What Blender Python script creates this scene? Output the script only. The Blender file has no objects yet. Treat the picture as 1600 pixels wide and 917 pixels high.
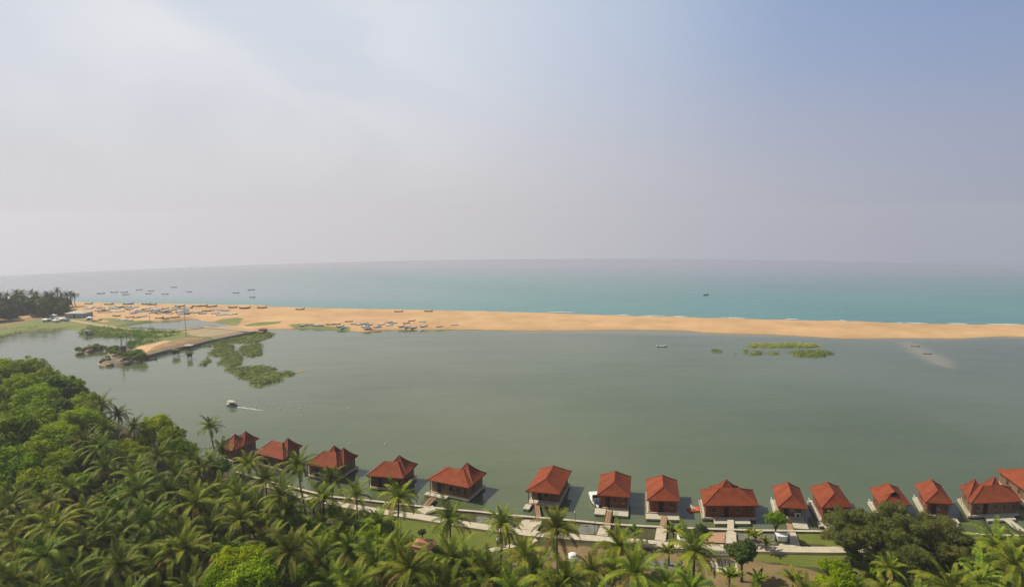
import bpy, bmesh, math, random
import numpy as np
from mathutils import Vector, Matrix
from mathutils.geometry import delaunay_2d_cdt
R = math.radians
random.seed(7); RNG = np.random.default_rng(7)
C = bpy.context.scene.collection
SC = bpy.context.scene

# ---------------------------------------------------------------- camera
H = 52.0; FPX = 870.0; PITCH = R(6.95); ROLL = R(0.54)
FWD = Vector((0, math.cos(PITCH), -math.sin(PITCH))); UP0 = Vector((0, math.sin(PITCH), math.cos(PITCH))); RT0 = Vector((1, 0, 0))
cr, sr = math.cos(ROLL), math.sin(ROLL)
RT = RT0*cr - UP0*sr if False else RT0*cr + UP0*(-sr)
UP = RT0*sr + UP0*cr
cam = bpy.data.objects.new('camera', bpy.data.cameras.new('camera')); C.objects.link(cam)
cam.data.sensor_width = 36; cam.data.lens = 36*FPX/1600; cam.data.clip_start = 0.5; cam.data.clip_end = 6000
cam.matrix_world = Matrix(((RT.x, UP.x, -FWD.x, 0), (RT.y, UP.y, -FWD.y, 0), (RT.z, UP.z, -FWD.z, H), (0, 0, 0, 1)))
SC.camera = cam
# ---------------------------------------------------------------- world and sun
SUN_EL, SUN_AZ = R(50), R(-76)          # azimuth from the view direction (+Y), negative to the left
sun_dir = Vector((math.cos(SUN_EL)*math.sin(SUN_AZ), math.cos(SUN_EL)*math.cos(SUN_AZ), math.sin(SUN_EL)))
sun = bpy.data.objects.new('sun', bpy.data.lights.new('sun', 'SUN')); C.objects.link(sun)
sun.data.energy = 5.0; sun.data.angle = R(0.6); sun.data.color = (1.0, 0.93, 0.80)
sun.rotation_euler = (-sun_dir).to_track_quat('-Z', 'Y').to_euler()
SC.view_settings.view_transform = 'Standard'; SC.view_settings.look = 'None'
SC.view_settings.exposure = 0.0; SC.view_settings.gamma = 1.0
SC.cycles.use_denoising = True
SC.cycles.max_bounces = 6; SC.cycles.volume_bounces = 0; SC.cycles.transparent_max_bounces = 8
SC.cycles.sample_clamp_indirect = 4.0
HAZE_DENSITY = 0.00031
W = bpy.data.worlds.new('World'); SC.world = W; W.use_nodes = True
nt = W.node_tree; N = nt.nodes; L = nt.links; N.clear()
def wn(t, **k):
    n = N.new(t)
    for a, b in k.items(): setattr(n, a, b)
    return n
def wmath(op, a, b=None, c=None, clamp=False):
    n = wn('ShaderNodeMath', operation=op, use_clamp=clamp)
    for i, v in enumerate((a, b, c)):
        if v is None: continue
        if isinstance(v, (int, float)): n.inputs[i].default_value = v
        else: L.new(v, n.inputs[i])
    return n.outputs[0]
def wramp(fac, stops):
    n = wn('ShaderNodeValToRGB'); n.color_ramp.interpolation = 'B_SPLINE'; e = n.color_ramp.elements
    while len(e) < len(stops): e.new(0.5)
    for el, (p, c) in zip(e, stops): el.position = p; el.color = (*c, 1)
    L.new(fac, n.inputs[0]); return n.outputs[0]
def wmix(f, a, b):
    n = wn('ShaderNodeMix', data_type='RGBA')
    if isinstance(f, float): n.inputs[0].default_value = f
    else: L.new(f, n.inputs[0])
    L.new(a, n.inputs[6]); L.new(b, n.inputs[7]); return n.outputs[2]
def lin(r, g, b): return tuple(((v/255)/12.92 if v <= 10 else ((v/255+.055)/1.055)**2.4) for v in (r, g, b))
tc = wn('ShaderNodeTexCoord'); sp = wn('ShaderNodeSeparateXYZ'); L.new(tc.outputs['Generated'], sp.inputs[0])
zc = wmath('MAXIMUM', sp.outputs[2], 0.01)
cb = wn('ShaderNodeCombineXYZ'); L.new(sp.outputs[0], cb.inputs[0]); L.new(sp.outputs[1], cb.inputs[1]); L.new(zc, cb.inputs[2])
sky = wn('ShaderNodeTexSky', sky_type='NISHITA', sun_disc=False, sun_elevation=SUN_EL, sun_rotation=SUN_AZ, air_density=1.2, dust_density=3.0, ozone_density=1.0)
L.new(cb.outputs[0], sky.inputs[0])
skc = wn('ShaderNodeVectorMath', operation='SCALE'); L.new(sky.outputs[0], skc.inputs[0]); skc.inputs['Scale'].default_value = 0.055
# haze veil over the lower sky: brighter towards the sun side, pinkish grey low down
azx = wmath('ARCTAN2', sp.outputs[0], sp.outputs[1])
t = wmath('MULTIPLY_ADD', azx, 1/1.6, 0.5, clamp=True)      # 0 far left ... 0.5 ahead ... 1 far right
hor = wramp(t, [(0.0, lin(214, 213, 216)), (0.28, lin(212, 210, 213)), (0.5, lin(209, 207, 211)), (0.72, lin(186, 187, 200)), (1.0, lin(156, 164, 185))])
upp = wramp(t, [(0.0, lin(208, 216, 231)), (0.25, lin(215, 221, 232)), (0.5, lin(208, 217, 231)), (0.66, lin(180, 194, 218)), (0.78, lin(148, 168, 204)), (1.0, lin(132, 154, 195))])
el = wn('ShaderNodeMapRange', interpolation_type='SMOOTHSTEP'); L.new(sp.outputs[2], el.inputs[0]); el.inputs[1].default_value = 0.02; el.inputs[2].default_value = 0.34
veil = wmix(el.outputs[0], hor, upp)
# thin white cloud on the sun side
mp = wn('ShaderNodeMapping'); L.new(tc.outputs['Generated'], mp.inputs[0]); mp.inputs['Scale'].default_value = (2.2, 1.0, 3.6); mp.inputs['Rotation'].default_value = (0.2, 0.55, 0.1)
nz = wn('ShaderNodeTexNoise'); L.new(mp.outputs[0], nz.inputs[0]); nz.inputs['Scale'].default_value = 1.3; nz.inputs['Detail'].default_value = 4; nz.inputs['Roughness'].default_value = 0.38; nz.inputs['Distortion'].default_value = 0.5
cm = wn('ShaderNodeMapRange', interpolation_type='SMOOTHSTEP'); L.new(nz.outputs[0], cm.inputs[0]); cm.inputs[1].default_value = 0.42; cm.inputs[2].default_value = 0.66
lf = wn('ShaderNodeMapRange', interpolation_type='SMOOTHSTEP'); L.new(t, lf.inputs[0]); lf.inputs[1].default_value = 0.56; lf.inputs[2].default_value = 0.22
ef = wn('ShaderNodeMapRange', interpolation_type='SMOOTHSTEP'); L.new(sp.outputs[2], ef.inputs[0]); ef.inputs[1].default_value = 0.03; ef.inputs[2].default_value = 0.16
cf = wmath('MULTIPLY', wmath('MULTIPLY', cm.outputs[0], lf.outputs[0]), wmath('MULTIPLY', ef.outputs[0], 0.8))
cl = wn('ShaderNodeRGB'); cl.outputs[0].default_value = (*lin(234, 234, 237), 1)
veil = wmix(cf, veil, cl.outputs[0])
vf = wn('ShaderNodeMapRange', interpolation_type='SMOOTHSTEP'); L.new(sp.outputs[2], vf.inputs[0])
vf.inputs[1].default_value = 0.41; vf.inputs[2].default_value = 0.60; vf.inputs[3].default_value = 0.95; vf.inputs[4].default_value = 0.1
wc = wmix(vf.outputs[0], skc.outputs[0], veil)
bg = wn('ShaderNodeBackground'); L.new(wc, bg.inputs[0]); bg.inputs[1].default_value = 1.0
wo = wn('ShaderNodeOutputWorld'); L.new(bg.outputs[0], wo.inputs[0])

# ---------------------------------------------------------------- helpers
CURVE_START, CURVE_R = 350.0, 17222.0
def sea_z(d): return -max(0.0, d-CURVE_START)**2/(2*CURVE_R)
def ray(px, py): return FWD*FPX + RT*(px-800) - UP*(py-458.5)
def G(px, py, z=0.0):
    d = ray(px, py); k = (z-H)/d.z
    return Vector((d.x*k, d.y*k))
def Gsea(px, py):
    z = 0
    for _ in range(40):
        p = G(px, py, z); z = 0.6*z+0.4*sea_z(p.length)
    return p, z
def PX(p):
    q = Vector(p)-Vector((0, 0, H)); f = q.dot(FWD)
    return 800+FPX*q.dot(RT)/f, 458.5-FPX*q.dot(UP)/f
def zoom(pts, s, ox, oy): return [(ox+x/s, oy+y/s) for x, y in pts]

class MB:
    def __init__(s): s.v = []; s.f = []; s.m = []; s.slot = 0
    def add(s, vs, fs):
        o = len(s.v); s.v += [tuple(v) for v in vs]; s.f += [tuple(i+o for i in f) for f in fs]; s.m += [s.slot]*len(fs)
    def box(s, x0, x1, y0, y1, z0, z1):
        s.add([(x0, y0, z0), (x1, y0, z0), (x1, y1, z0), (x0, y1, z0), (x0, y0, z1), (x1, y0, z1), (x1, y1, z1), (x0, y1, z1)],
              [(3, 2, 1, 0), (4, 5, 6, 7), (0, 1, 5, 4), (1, 2, 6, 5), (2, 3, 7, 6), (3, 0, 4, 7)])
    def tube(s, pts, rads, n=8, cap=True):
        rings = []; vs = []
        for i, (p, r) in enumerate(zip(pts, rads)):
            p = Vector(p); a = Vector(pts[max(0, i-1)]); b = Vector(pts[min(len(pts)-1, i+1)])
            d = (b-a).normalized(); ref = Vector((1, 0, 0)) if abs(d.x) < .8 else Vector((0, 1, 0))
            u = d.cross(ref).normalized(); w = d.cross(u)
            vs += [p+(u*math.cos(2*math.pi*k/n)+w*math.sin(2*math.pi*k/n))*r for k in range(n)]
        fs = [(i*n+k, i*n+(k+1) % n, (i+1)*n+(k+1) % n, (i+1)*n+k) for i in range(len(pts)-1) for k in range(n)]
        if cap: fs += [tuple(range(n-1, -1, -1)), tuple((len(pts)-1)*n+k for k in range(n))]
        s.add(vs, fs)
    def beam(s, a, b, r): s.tube([a, b], [r, r], 4)
    def ball(s, c, r, nu=8, nv=5, sq=(1, 1, 1)):
        vs = []; fs = []
        for i in range(nv+1):
            th = math.pi*i/nv
            for k in range(nu):
                ph = 2*math.pi*k/nu
                vs.append((c[0]+r*sq[0]*math.sin(th)*math.cos(ph), c[1]+r*sq[1]*math.sin(th)*math.sin(ph), c[2]+r*sq[2]*math.cos(th)))
        for i in range(nv):
            for k in range(nu): fs.append((i*nu+k, (i+1)*nu+k, (i+1)*nu+(k+1) % nu, i*nu+(k+1) % nu))
        s.add(vs, fs)
    def mesh(s, name, mats, smooth=False):
        me = bpy.data.meshes.new(name); me.from_pydata(s.v, [], s.f)
        for m in (mats if isinstance(mats, (list, tuple)) else [mats]): me.materials.append(m)
        if s.m and max(s.m) > 0: me.polygons.foreach_set('material_index', s.m)
        if smooth: me.polygons.foreach_set('use_smooth', [True]*len(me.polygons))
        me.validate(); me.update(); return me
    def build(s, name, mats, parent=None, smooth=False):
        o = bpy.data.objects.new(name, s.mesh(name, mats, smooth)); C.objects.link(o)
        if parent: o.parent = parent
        return o
def obj(name, me, parent=None):
    o = bpy.data.objects.new(name, me); C.objects.link(o)
    if parent: o.parent = parent
    return o
def tag(o, label=None, cat=None, group=None, kind=None):
    for k, v in (('label', label), ('category', cat), ('group', group), ('kind', kind)):
        if v: o[k] = v
    return o
def thing(name, label, cat, loc=(0, 0, 0), rz=0, group=None, scale=1):
    o = bpy.data.objects.new(name, None); C.objects.link(o); o.location = loc; o.rotation_euler = (0, 0, rz)
    o.scale = (scale,)*3 if isinstance(scale, (int, float)) else scale
    return tag(o, label, cat, group)
def copy_tree(o, parent=None):
    c = o.copy(); C.objects.link(c); c.parent = parent
    for ch in list(o.children): copy_tree(ch, c)
    return c
ONES = 'zeroth first second third fourth fifth sixth seventh eighth ninth tenth eleventh twelfth thirteenth fourteenth fifteenth sixteenth seventeenth eighteenth nineteenth'.split()
TENS = {2: ('twentieth', 'twenty'), 3: ('thirtieth', 'thirty'), 4: ('fortieth', 'forty'), 5: ('fiftieth', 'fifty'), 6: ('sixtieth', 'sixty'), 7: ('seventieth', 'seventy'), 8: ('eightieth', 'eighty'), 9: ('ninetieth', 'ninety')}
def nth(n): return ONES[n] if n < 20 else (TENS[n//10][0] if n % 10 == 0 else TENS[n//10][1]+'-'+ONES[n % 10])

# ---------------------------------------------------------------- materials
def mat(name, col, rough=0.8, col2=None, scale=4.0, detail=4, bump=0.0, bscale=None, rnd=0.0, trans=0.0, tcol=None, metal=0.0, spec=0.3, lo=.35, hi=.65, coords='Object'):
    m = bpy.data.materials.new(name); m.use_nodes = True
    n = m.node_tree.nodes; l = m.node_tree.links; b = n['Principled BSDF']
    b.inputs['Roughness'].default_value = rough; b.inputs['Metallic'].default_value = metal
    b.inputs['Specular IOR Level'].default_value = spec
    tcn = n.new('ShaderNodeTexCoord'); co = tcn.outputs[coords]
    if coords == 'World': pass
    c = n.new('ShaderNodeRGB'); c.outputs[0].default_value = (*col, 1); out = c.outputs[0]
    if col2:
        z = n.new('ShaderNodeTexNoise'); z.inputs['Scale'].default_value = scale; z.inputs['Detail'].default_value = detail; l.new(co, z.inputs[0])
        mr = n.new('ShaderNodeMapRange'); l.new(z.outputs[0], mr.inputs[0]); mr.inputs[1].default_value = lo; mr.inputs[2].default_value = hi
        mx = n.new('ShaderNodeMix'); mx.data_type = 'RGBA'; l.new(mr.outputs[0], mx.inputs[0]); l.new(out, mx.inputs[6]); mx.inputs[7].default_value = (*col2, 1); out = mx.outputs[2]
    if rnd:
        oi = n.new('ShaderNodeObjectInfo'); hs = n.new('ShaderNodeHueSaturation')
        a = n.new('ShaderNodeMapRange'); l.new(oi.outputs['Random'], a.inputs[0]); a.inputs[3].default_value = 1-rnd; a.inputs[4].default_value = 1+rnd; l.new(a.outputs[0], hs.inputs['Value'])
        w = n.new('ShaderNodeTexWhiteNoise'); w.noise_dimensions = '1D'; l.new(oi.outputs['Random'], w.inputs['W'])
        a2 = n.new('ShaderNodeMapRange'); l.new(w.outputs[0], a2.inputs[0]); a2.inputs[3].default_value = .5-rnd*.07; a2.inputs[4].default_value = .5+rnd*.07; l.new(a2.outputs[0], hs.inputs['Hue'])
        l.new(out, hs.inputs['Color']); out = hs.outputs[0]
    l.new(out, b.inputs['Base Color'])
    if bump:
        z = n.new('ShaderNodeTexNoise'); z.inputs['Scale'].default_value = bscale or scale*4; z.inputs['Detail'].default_value = 4; l.new(co, z.inputs[0])
        bp = n.new('ShaderNodeBump'); bp.inputs['Strength'].default_value = min(bump, 1); bp.inputs['Distance'].default_value = 0.1; l.new(z.outputs[0], bp.inputs['Height']); l.new(bp.outputs[0], b.inputs['Normal'])
    if trans:
        t = n.new('ShaderNodeBsdfTranslucent')
        if tcol: t.inputs[0].default_value = (*tcol, 1)
        else: l.new(out, t.inputs[0])
        ms = n.new('ShaderNodeMixShader'); ms.inputs[0].default_value = trans
        l.new(b.outputs[0], ms.inputs[1]); l.new(t.outputs[0], ms.inputs[2]); l.new(ms.outputs[0], n['Material Output'].inputs[0])
    return m
M = {}
M['frond'] = mat('palm_frond', (.062, .112, .005), .5, (.235, .260, .022), 0.9, 3, rnd=.35, trans=.22, spec=.12)
M['frond_old'] = mat('palm_frond_old', (.30, .25, .04), .6, (.15, .10, .035), 1.5, rnd=.3, trans=.2, spec=.06)
M['bark'] = mat('palm_bark', (.16, .135, .10), .9, (.09, .075, .06), 3, bump=.5)
M['nut'] = mat('coconut', (.20, .13, .03), .5, (.09, .10, .02), 3)
M['leaf_bright'] = mat('leaf_bright', (.36, .43, .004), .6, (.19, .29, .004), .5, 3, rnd=.25, trans=.45, spec=.06)
M['leaf_mid'] = mat('leaf_mid', (.095, .175, .006), .6, (.155, .215, .008), .6, 3, rnd=.3, trans=.35, spec=.06)
M['leaf_dark'] = mat('leaf_dark', (.045, .080, .018), .5, (.075, .105, .018), .8, 3, rnd=.25, trans=.15, spec=.06)
M['leaf_olive'] = mat('leaf_olive', (.150, .160, .036), .7, (.090, .105, .022), .5, 3, rnd=.15, trans=.2, spec=.06)
M['leaf_yellow'] = mat('leaf_yellow', (.25, .19, .02), .6, (.13, .16, .02), .9, 3, rnd=.2, trans=.25, spec=.06)
M['wood_bark'] = mat('tree_bark', (.11, .085, .06), .9, (.06, .05, .04), 3, bump=.5)
M['marsh'] = mat('marsh_leaf', (.165, .205, .040), .7, (.12, .16, .03), .15, 3, trans=.2, spec=.06)
M['marsh_y'] = mat('marsh_leaf_yellow', (.36, .38, .03), .7, (.26, .30, .03), .15, 3, trans=.2, spec=.06)
M['concrete'] = mat('pale_concrete', (.52, .45, .32), .85, (.43, .375, .27), 1.3, 5, bump=.15)
M['float'] = mat('float_deck', (.50, .46, .34), .8, (.42, .38, .28), 1.8, 5)
M['wall_grey'] = mat('seawall', (.22, .21, .20), .9, (.14, .14, .13), 1.5, 5, bump=.3)
M['wet'] = mat('wet_concrete', (.06, .06, .055), .6, (.03, .03, .028), 2)
M['white'] = mat('white_paint', (.75, .74, .70), .5, (.66, .65, .6), 2)
M['dark'] = mat('dark_void', (.018, .013, .010), .8)
M['glass'] = mat('dark_glass', (.02, .022, .025), .1, spec=.8)
M['rail'] = mat('brown_timber', (.27, .13, .055), .7, (.18, .085, .04), 4)
M['railred'] = mat('red_timber', (.16, .035, .025), .6)
M['boardwalk'] = mat('boardwalk', (.36, .23, .12), .8, (.28, .18, .10), 3)
M['terracotta'] = mat('terracotta_paving', (.42, .23, .12), .85, (.36, .22, .13), 2)
M['rock'] = mat('rock', (.33, .25, .16), .9, (.12, .105, .07), .25, 6, bump=.8, bscale=.8)
M['greywood'] = mat('grey_timber', (.13, .12, .11), .8, (.08, .075, .07), 2)
M['blue'] = mat('blue_paint', (.17, .36, .46), .6, (.30, .42, .46), .8, rnd=.25)
M['teal'] = mat('teal_paint', (.13, .33, .30), .6, (.22, .38, .34), .8, rnd=.25)
M['slate'] = mat('slate_paint', (.15, .19, .23), .6, (.22, .25, .27), .8, rnd=.3)
M['woodhull'] = mat('hull_timber', (.11, .075, .05), .8, (.06, .045, .035), 1, rnd=.3)
M['hazewood'] = mat('hazed_hull', (.17, .15, .14), .8, (.11, .10, .09), 1, rnd=.3)  # dark hull timber lightened, distance haze put into its colour
M['hullwhite'] = mat('hull_white', (.55, .55, .52), .5, (.42, .42, .4), 1, rnd=.2)
M['orange'] = mat('orange_plastic', (.62, .14, .04), .4)
M['navy'] = mat('navy_cloth', (.03, .05, .12), .8)
M['skin'] = mat('skin', (.22, .12, .07), .6)
M['shirt_b'] = mat('shirt_blue', (.10, .14, .26), .8)
M['shirt_w'] = mat('shirt_white', (.6, .58, .55), .8)
M['shirt_r'] = mat('shirt_maroon', (.22, .04, .03), .8)
M['trouser'] = mat('trousers', (.04, .04, .05), .9)
M['hair'] = mat('hair', (.01, .01, .01), .7)
M['foam'] = mat('foam', (.75, .76, .75), .7, (.45, .5, .48), .4)
M['steel'] = mat('galvanised_steel', (.28, .29, .30), .5, metal=.3)
M['tileold'] = mat('weathered_tile', (.52, .19, .10), .8, (.42, .26, .18), 3, 5, bump=.4)

def roof_mat():
    m = bpy.data.materials.new('red_roof_tile'); m.use_nodes = True; n = m.node_tree.nodes; l = m.node_tree.links; b = n['Principled BSDF']
    b.inputs['Roughness'].default_value = .75; b.inputs['Specular IOR Level'].default_value = .1
    tcn = n.new('ShaderNodeTexCoord'); z = n.new('ShaderNodeTexNoise'); z.inputs['Scale'].default_value = .7; z.inputs['Detail'].default_value = 6; l.new(tcn.outputs['Object'], z.inputs[0])
    r = n.new('ShaderNodeValToRGB'); e = r.color_ramp.elements; e[0].position = .3; e[0].color = (.190, .045, .018, 1); e[1].position = .7; e[1].color = (.270, .070, .029, 1); l.new(z.outputs[0], r.inputs[0])
    z2 = n.new('ShaderNodeTexNoise'); z2.inputs['Scale'].default_value = 7; z2.inputs['Detail'].default_value = 3; l.new(tcn.outputs['Object'], z2.inputs[0])
    mx = n.new('ShaderNodeMix'); mx.data_type = 'RGBA'; mx.blend_type = 'MULTIPLY'; mx.inputs[0].default_value = .6; l.new(r.outputs[0], mx.inputs[6]); l.new(z2.outputs[0], mx.inputs[7])
    g = n.new('ShaderNodeHueSaturation'); oi = n.new('ShaderNodeObjectInfo'); a = n.new('ShaderNodeMapRange'); l.new(oi.outputs['Random'], a.inputs[0]); a.inputs[3].default_value = 1.12; a.inputs[4].default_value = 1.4; l.new(a.outputs[0], g.inputs['Value'])
    l.new(mx.outputs[2], g.inputs['Color'])
    # courses of tiles: rows by height
    sx = n.new('ShaderNodeSeparateXYZ'); l.new(tcn.outputs['Object'], sx.inputs[0])
    k = n.new('ShaderNodeMath'); k.operation = 'MULTIPLY'; k.inputs[1].default_value = 6.5; l.new(sx.outputs[2], k.inputs[0])
    fr = n.new('ShaderNodeMath'); fr.operation = 'FRACT'; l.new(k.outputs[0], fr.inputs[0])
    dk = n.new('ShaderNodeMapRange'); l.new(fr.outputs[0], dk.inputs[0]); dk.inputs[1].default_value = 0; dk.inputs[2].default_value = .25; dk.inputs[3].default_value = .8; dk.inputs[4].default_value = 1
    m2 = n.new('ShaderNodeMix'); m2.data_type = 'RGBA'; m2.blend_type = 'MULTIPLY'; m2.inputs[0].default_value = .6; l.new(g.outputs[0], m2.inputs[6]); l.new(dk.outputs[0], m2.inputs[7])
    l.new(m2.outputs[2], b.inputs['Base Color'])
    bp = n.new('ShaderNodeBump'); bp.inputs['Strength'].default_value = .5; bp.inputs['Distance'].default_value = .05; l.new(fr.outputs[0], bp.inputs['Height']); l.new(bp.outputs[0], b.inputs['Normal'])
    return m
M['roof'] = roof_mat()
M['ridge'] = mat('ridge_tile', (.19, .04, .022), .7, (.25, .06, .03), 3)
def plank_mat(name, c1, c2):
    m = bpy.data.materials.new(name); m.use_nodes = True; n = m.node_tree.nodes; l = m.node_tree.links; b = n['Principled BSDF']; b.inputs['Roughness'].default_value = .7
    tcn = n.new('ShaderNodeTexCoord'); mp_ = n.new('ShaderNodeMapping'); mp_.inputs['Scale'].default_value = (3.2, 3.2, .3); l.new(tcn.outputs['Object'], mp_.inputs[0])
    v = n.new('ShaderNodeTexVoronoi'); v.inputs['Scale'].default_value = 1; l.new(mp_.outputs[0], v.inputs[0])
    s = n.new('ShaderNodeSeparateColor'); l.new(v.outputs['Color'], s.inputs[0])
    mx = n.new('ShaderNodeMix'); mx.data_type = 'RGBA'; mx.inputs[6].default_value = (*c1, 1); mx.inputs[7].default_value = (*c2, 1); l.new(s.outputs[0], mx.inputs[0]); l.new(mx.outputs[2], b.inputs['Base Color'])
    return m
M['plank_brown'] = plank_mat('plank_brown', (.13, .06, .025), (.21, .12, .05))
M['plank_red'] = plank_mat('plank_red', (.13, .028, .011), (.19, .045, .018))

def water_mat(name, base, base2, rough, bumps, far=None, shoal_or_haze=None):
    m = bpy.data.materials.new(name); m.use_nodes = True; n = m.node_tree.nodes; l = m.node_tree.links; b = n['Principled BSDF']
    b.inputs['Roughness'].default_value = rough; b.inputs['IOR'].default_value = 1.38; b.inputs['Specular IOR Level'].default_value = .5
    tcn = n.new('ShaderNodeTexCoord'); co = tcn.outputs['Object']
    z = n.new('ShaderNodeTexNoise'); z.inputs['Scale'].default_value = .012; z.inputs['Detail'].default_value = 5; l.new(co, z.inputs[0])
    mr = n.new('ShaderNodeMapRange'); l.new(z.outputs[0], mr.inputs[0]); mr.inputs[1].default_value = .35; mr.inputs[2].default_value = .65
    mx = n.new('ShaderNodeMix'); mx.data_type = 'RGBA'; mx.inputs[6].default_value = (*base, 1); mx.inputs[7].default_value = (*base2, 1); l.new(mr.outputs[0], mx.inputs[0]); out = mx.outputs[2]
    if shoal_or_haze or far:
        at = n.new('ShaderNodeAttribute'); at.attribute_name = 'shoal_or_haze'
        m3 = n.new('ShaderNodeMix'); m3.data_type = 'RGBA'; l.new(at.outputs['Fac'], m3.inputs[0]); l.new(out, m3.inputs[6]); m3.inputs[7].default_value = (*(shoal_or_haze or far), 1); out = m3.outputs[2]
    l.new(out, b.inputs['Base Color'])
    prev = None
    for sc, st, dist, sx, sy in bumps:
        mp_ = n.new('ShaderNodeMapping'); mp_.inputs['Scale'].default_value = (sx, sy, 1); l.new(co, mp_.inputs[0])
        zz = n.new('ShaderNodeTexNoise'); zz.inputs['Scale'].default_value = sc; zz.inputs['Detail'].default_value = 3; l.new(mp_.outputs[0], zz.inputs[0])
        bp = n.new('ShaderNodeBump'); bp.inputs['Strength'].default_value = st; bp.inputs['Distance'].default_value = dist; l.new(zz.outputs[0], bp.inputs['Height'])
        if prev: l.new(prev, bp.inputs['Normal'])
        prev = bp.outputs[0]
    l.new(prev, b.inputs['Normal'])
    return m
M['lagoon'] = water_mat('lagoon_water', (.070, .092, .032), (.108, .127, .062), .09, [(1.3, .16, .10, 1, 1.8), (.28, .12, .25, 1, 2.0), (.045, .22, 1.0, .6, 1.8)], shoal_or_haze=(.27, .22, .13))
M['sea'] = water_mat('sea_water', (.060, .190, .165), (.070, .210, .180), .25, [(.045, .4, 1.6, .22, 2.0), (.3, .25, .3, .5, 1.6)], far=(.24, .245, .285))  # far: distance haze and sky sheen painted into the sea colour

# ---------------------------------------------------------------- polygon fields
def seg_dist(P, poly):
    P = np.asarray(P); A = np.asarray(poly); B = np.roll(A, -1, 0); best = np.full(len(P), 1e9); inside = np.zeros(len(P), bool)
    for a, b in zip(A, B):
        d = b-a; k = np.clip(((P-a)@d)/max(d@d, 1e-9), 0, 1); q = a+k[:, None]*d
        best = np.minimum(best, np.hypot(*(P-q).T))
        c = ((a[1] > P[:, 1]) != (b[1] > P[:, 1]))
        if abs(b[1]-a[1]) > 1e-9: inside ^= c & (P[:, 0] < (b[0]-a[0])*(P[:, 1]-a[1])/(b[1]-a[1])+a[0])
    return np.where(inside, best, -best)
_oct = [(RNG.uniform(0, 6.28, 2), RNG.uniform(0, 6.28)) for _ in range(24)]
def noise2(P, s):
    P = np.asarray(P)/s; o = np.zeros(len(P)); amp = 1
    for i, (ph, an) in enumerate(_oct):
        f = 1.0+i*.35; o += amp*np.sin(f*(P[:, 0]*math.cos(an)+P[:, 1]*math.sin(an))+ph[0])*np.cos(f*.7*(P[:, 0]*math.sin(an*2)-P[:, 1]*math.cos(an*3))+ph[1]); amp *= .88
    return o/3.0
def smooth(x, a, b): t_ = np.clip((x-a)/(b-a), 0, 1); return t_*t_*(3-2*t_)
def gpoly(pts, z=0.0): return [tuple(G(x, y, z)) for x, y in pts]
def field_mesh(name, mats, bounds, step, dist_fn, h, w, base=-.35, attrs=None, rough=.0, nscale=8, stepy=None, holes=None):
    x0, x1, y0, y1 = bounds; xs = np.arange(x0, x1+step, step); ys = np.arange(y0, y1+(stepy or step), stepy or step)
    X, Y = np.meshgrid(xs, ys); P = np.stack([X.ravel(), Y.ravel()], 1)
    d = dist_fn(P)
    z = base+(h-base)*smooth(d, -w*.3, w)
    if rough: z = z+rough*noise2(P, nscale)*smooth(d, 0, w)
    nx, ny = len(xs), len(ys); idx = np.arange(nx*ny).reshape(ny, nx)
    q = np.stack([idx[:-1, :-1], idx[:-1, 1:], idx[1:, 1:], idx[1:, :-1]], -1).reshape(-1, 4)
    keep = (d[q] > -w*1.2-step).any(1); q = q[keep]
    used = np.unique(q); remap = -np.ones(nx*ny, int); remap[used] = np.arange(len(used)); q = remap[q]
    me = bpy.data.meshes.new(name); me.from_pydata(np.column_stack([P[used], z[used]]).tolist(), [], q.tolist())
    for m in mats: me.materials.append(m)
    me.polygons.foreach_set('use_smooth', [True]*len(me.polygons))
    for k, fn in (attrs or {}).items():
        a = me.attributes.new(k, 'FLOAT', 'POINT'); a.data.foreach_set('value', fn(P[used], d[used]).astype('f'))
    me.update(); return obj(name, me)
def bound(poly, m=4):
    a = np.array(poly); return (a[:, 0].min()-m, a[:, 0].max()+m, a[:, 1].min()-m, a[:, 1].max()+m)

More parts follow.
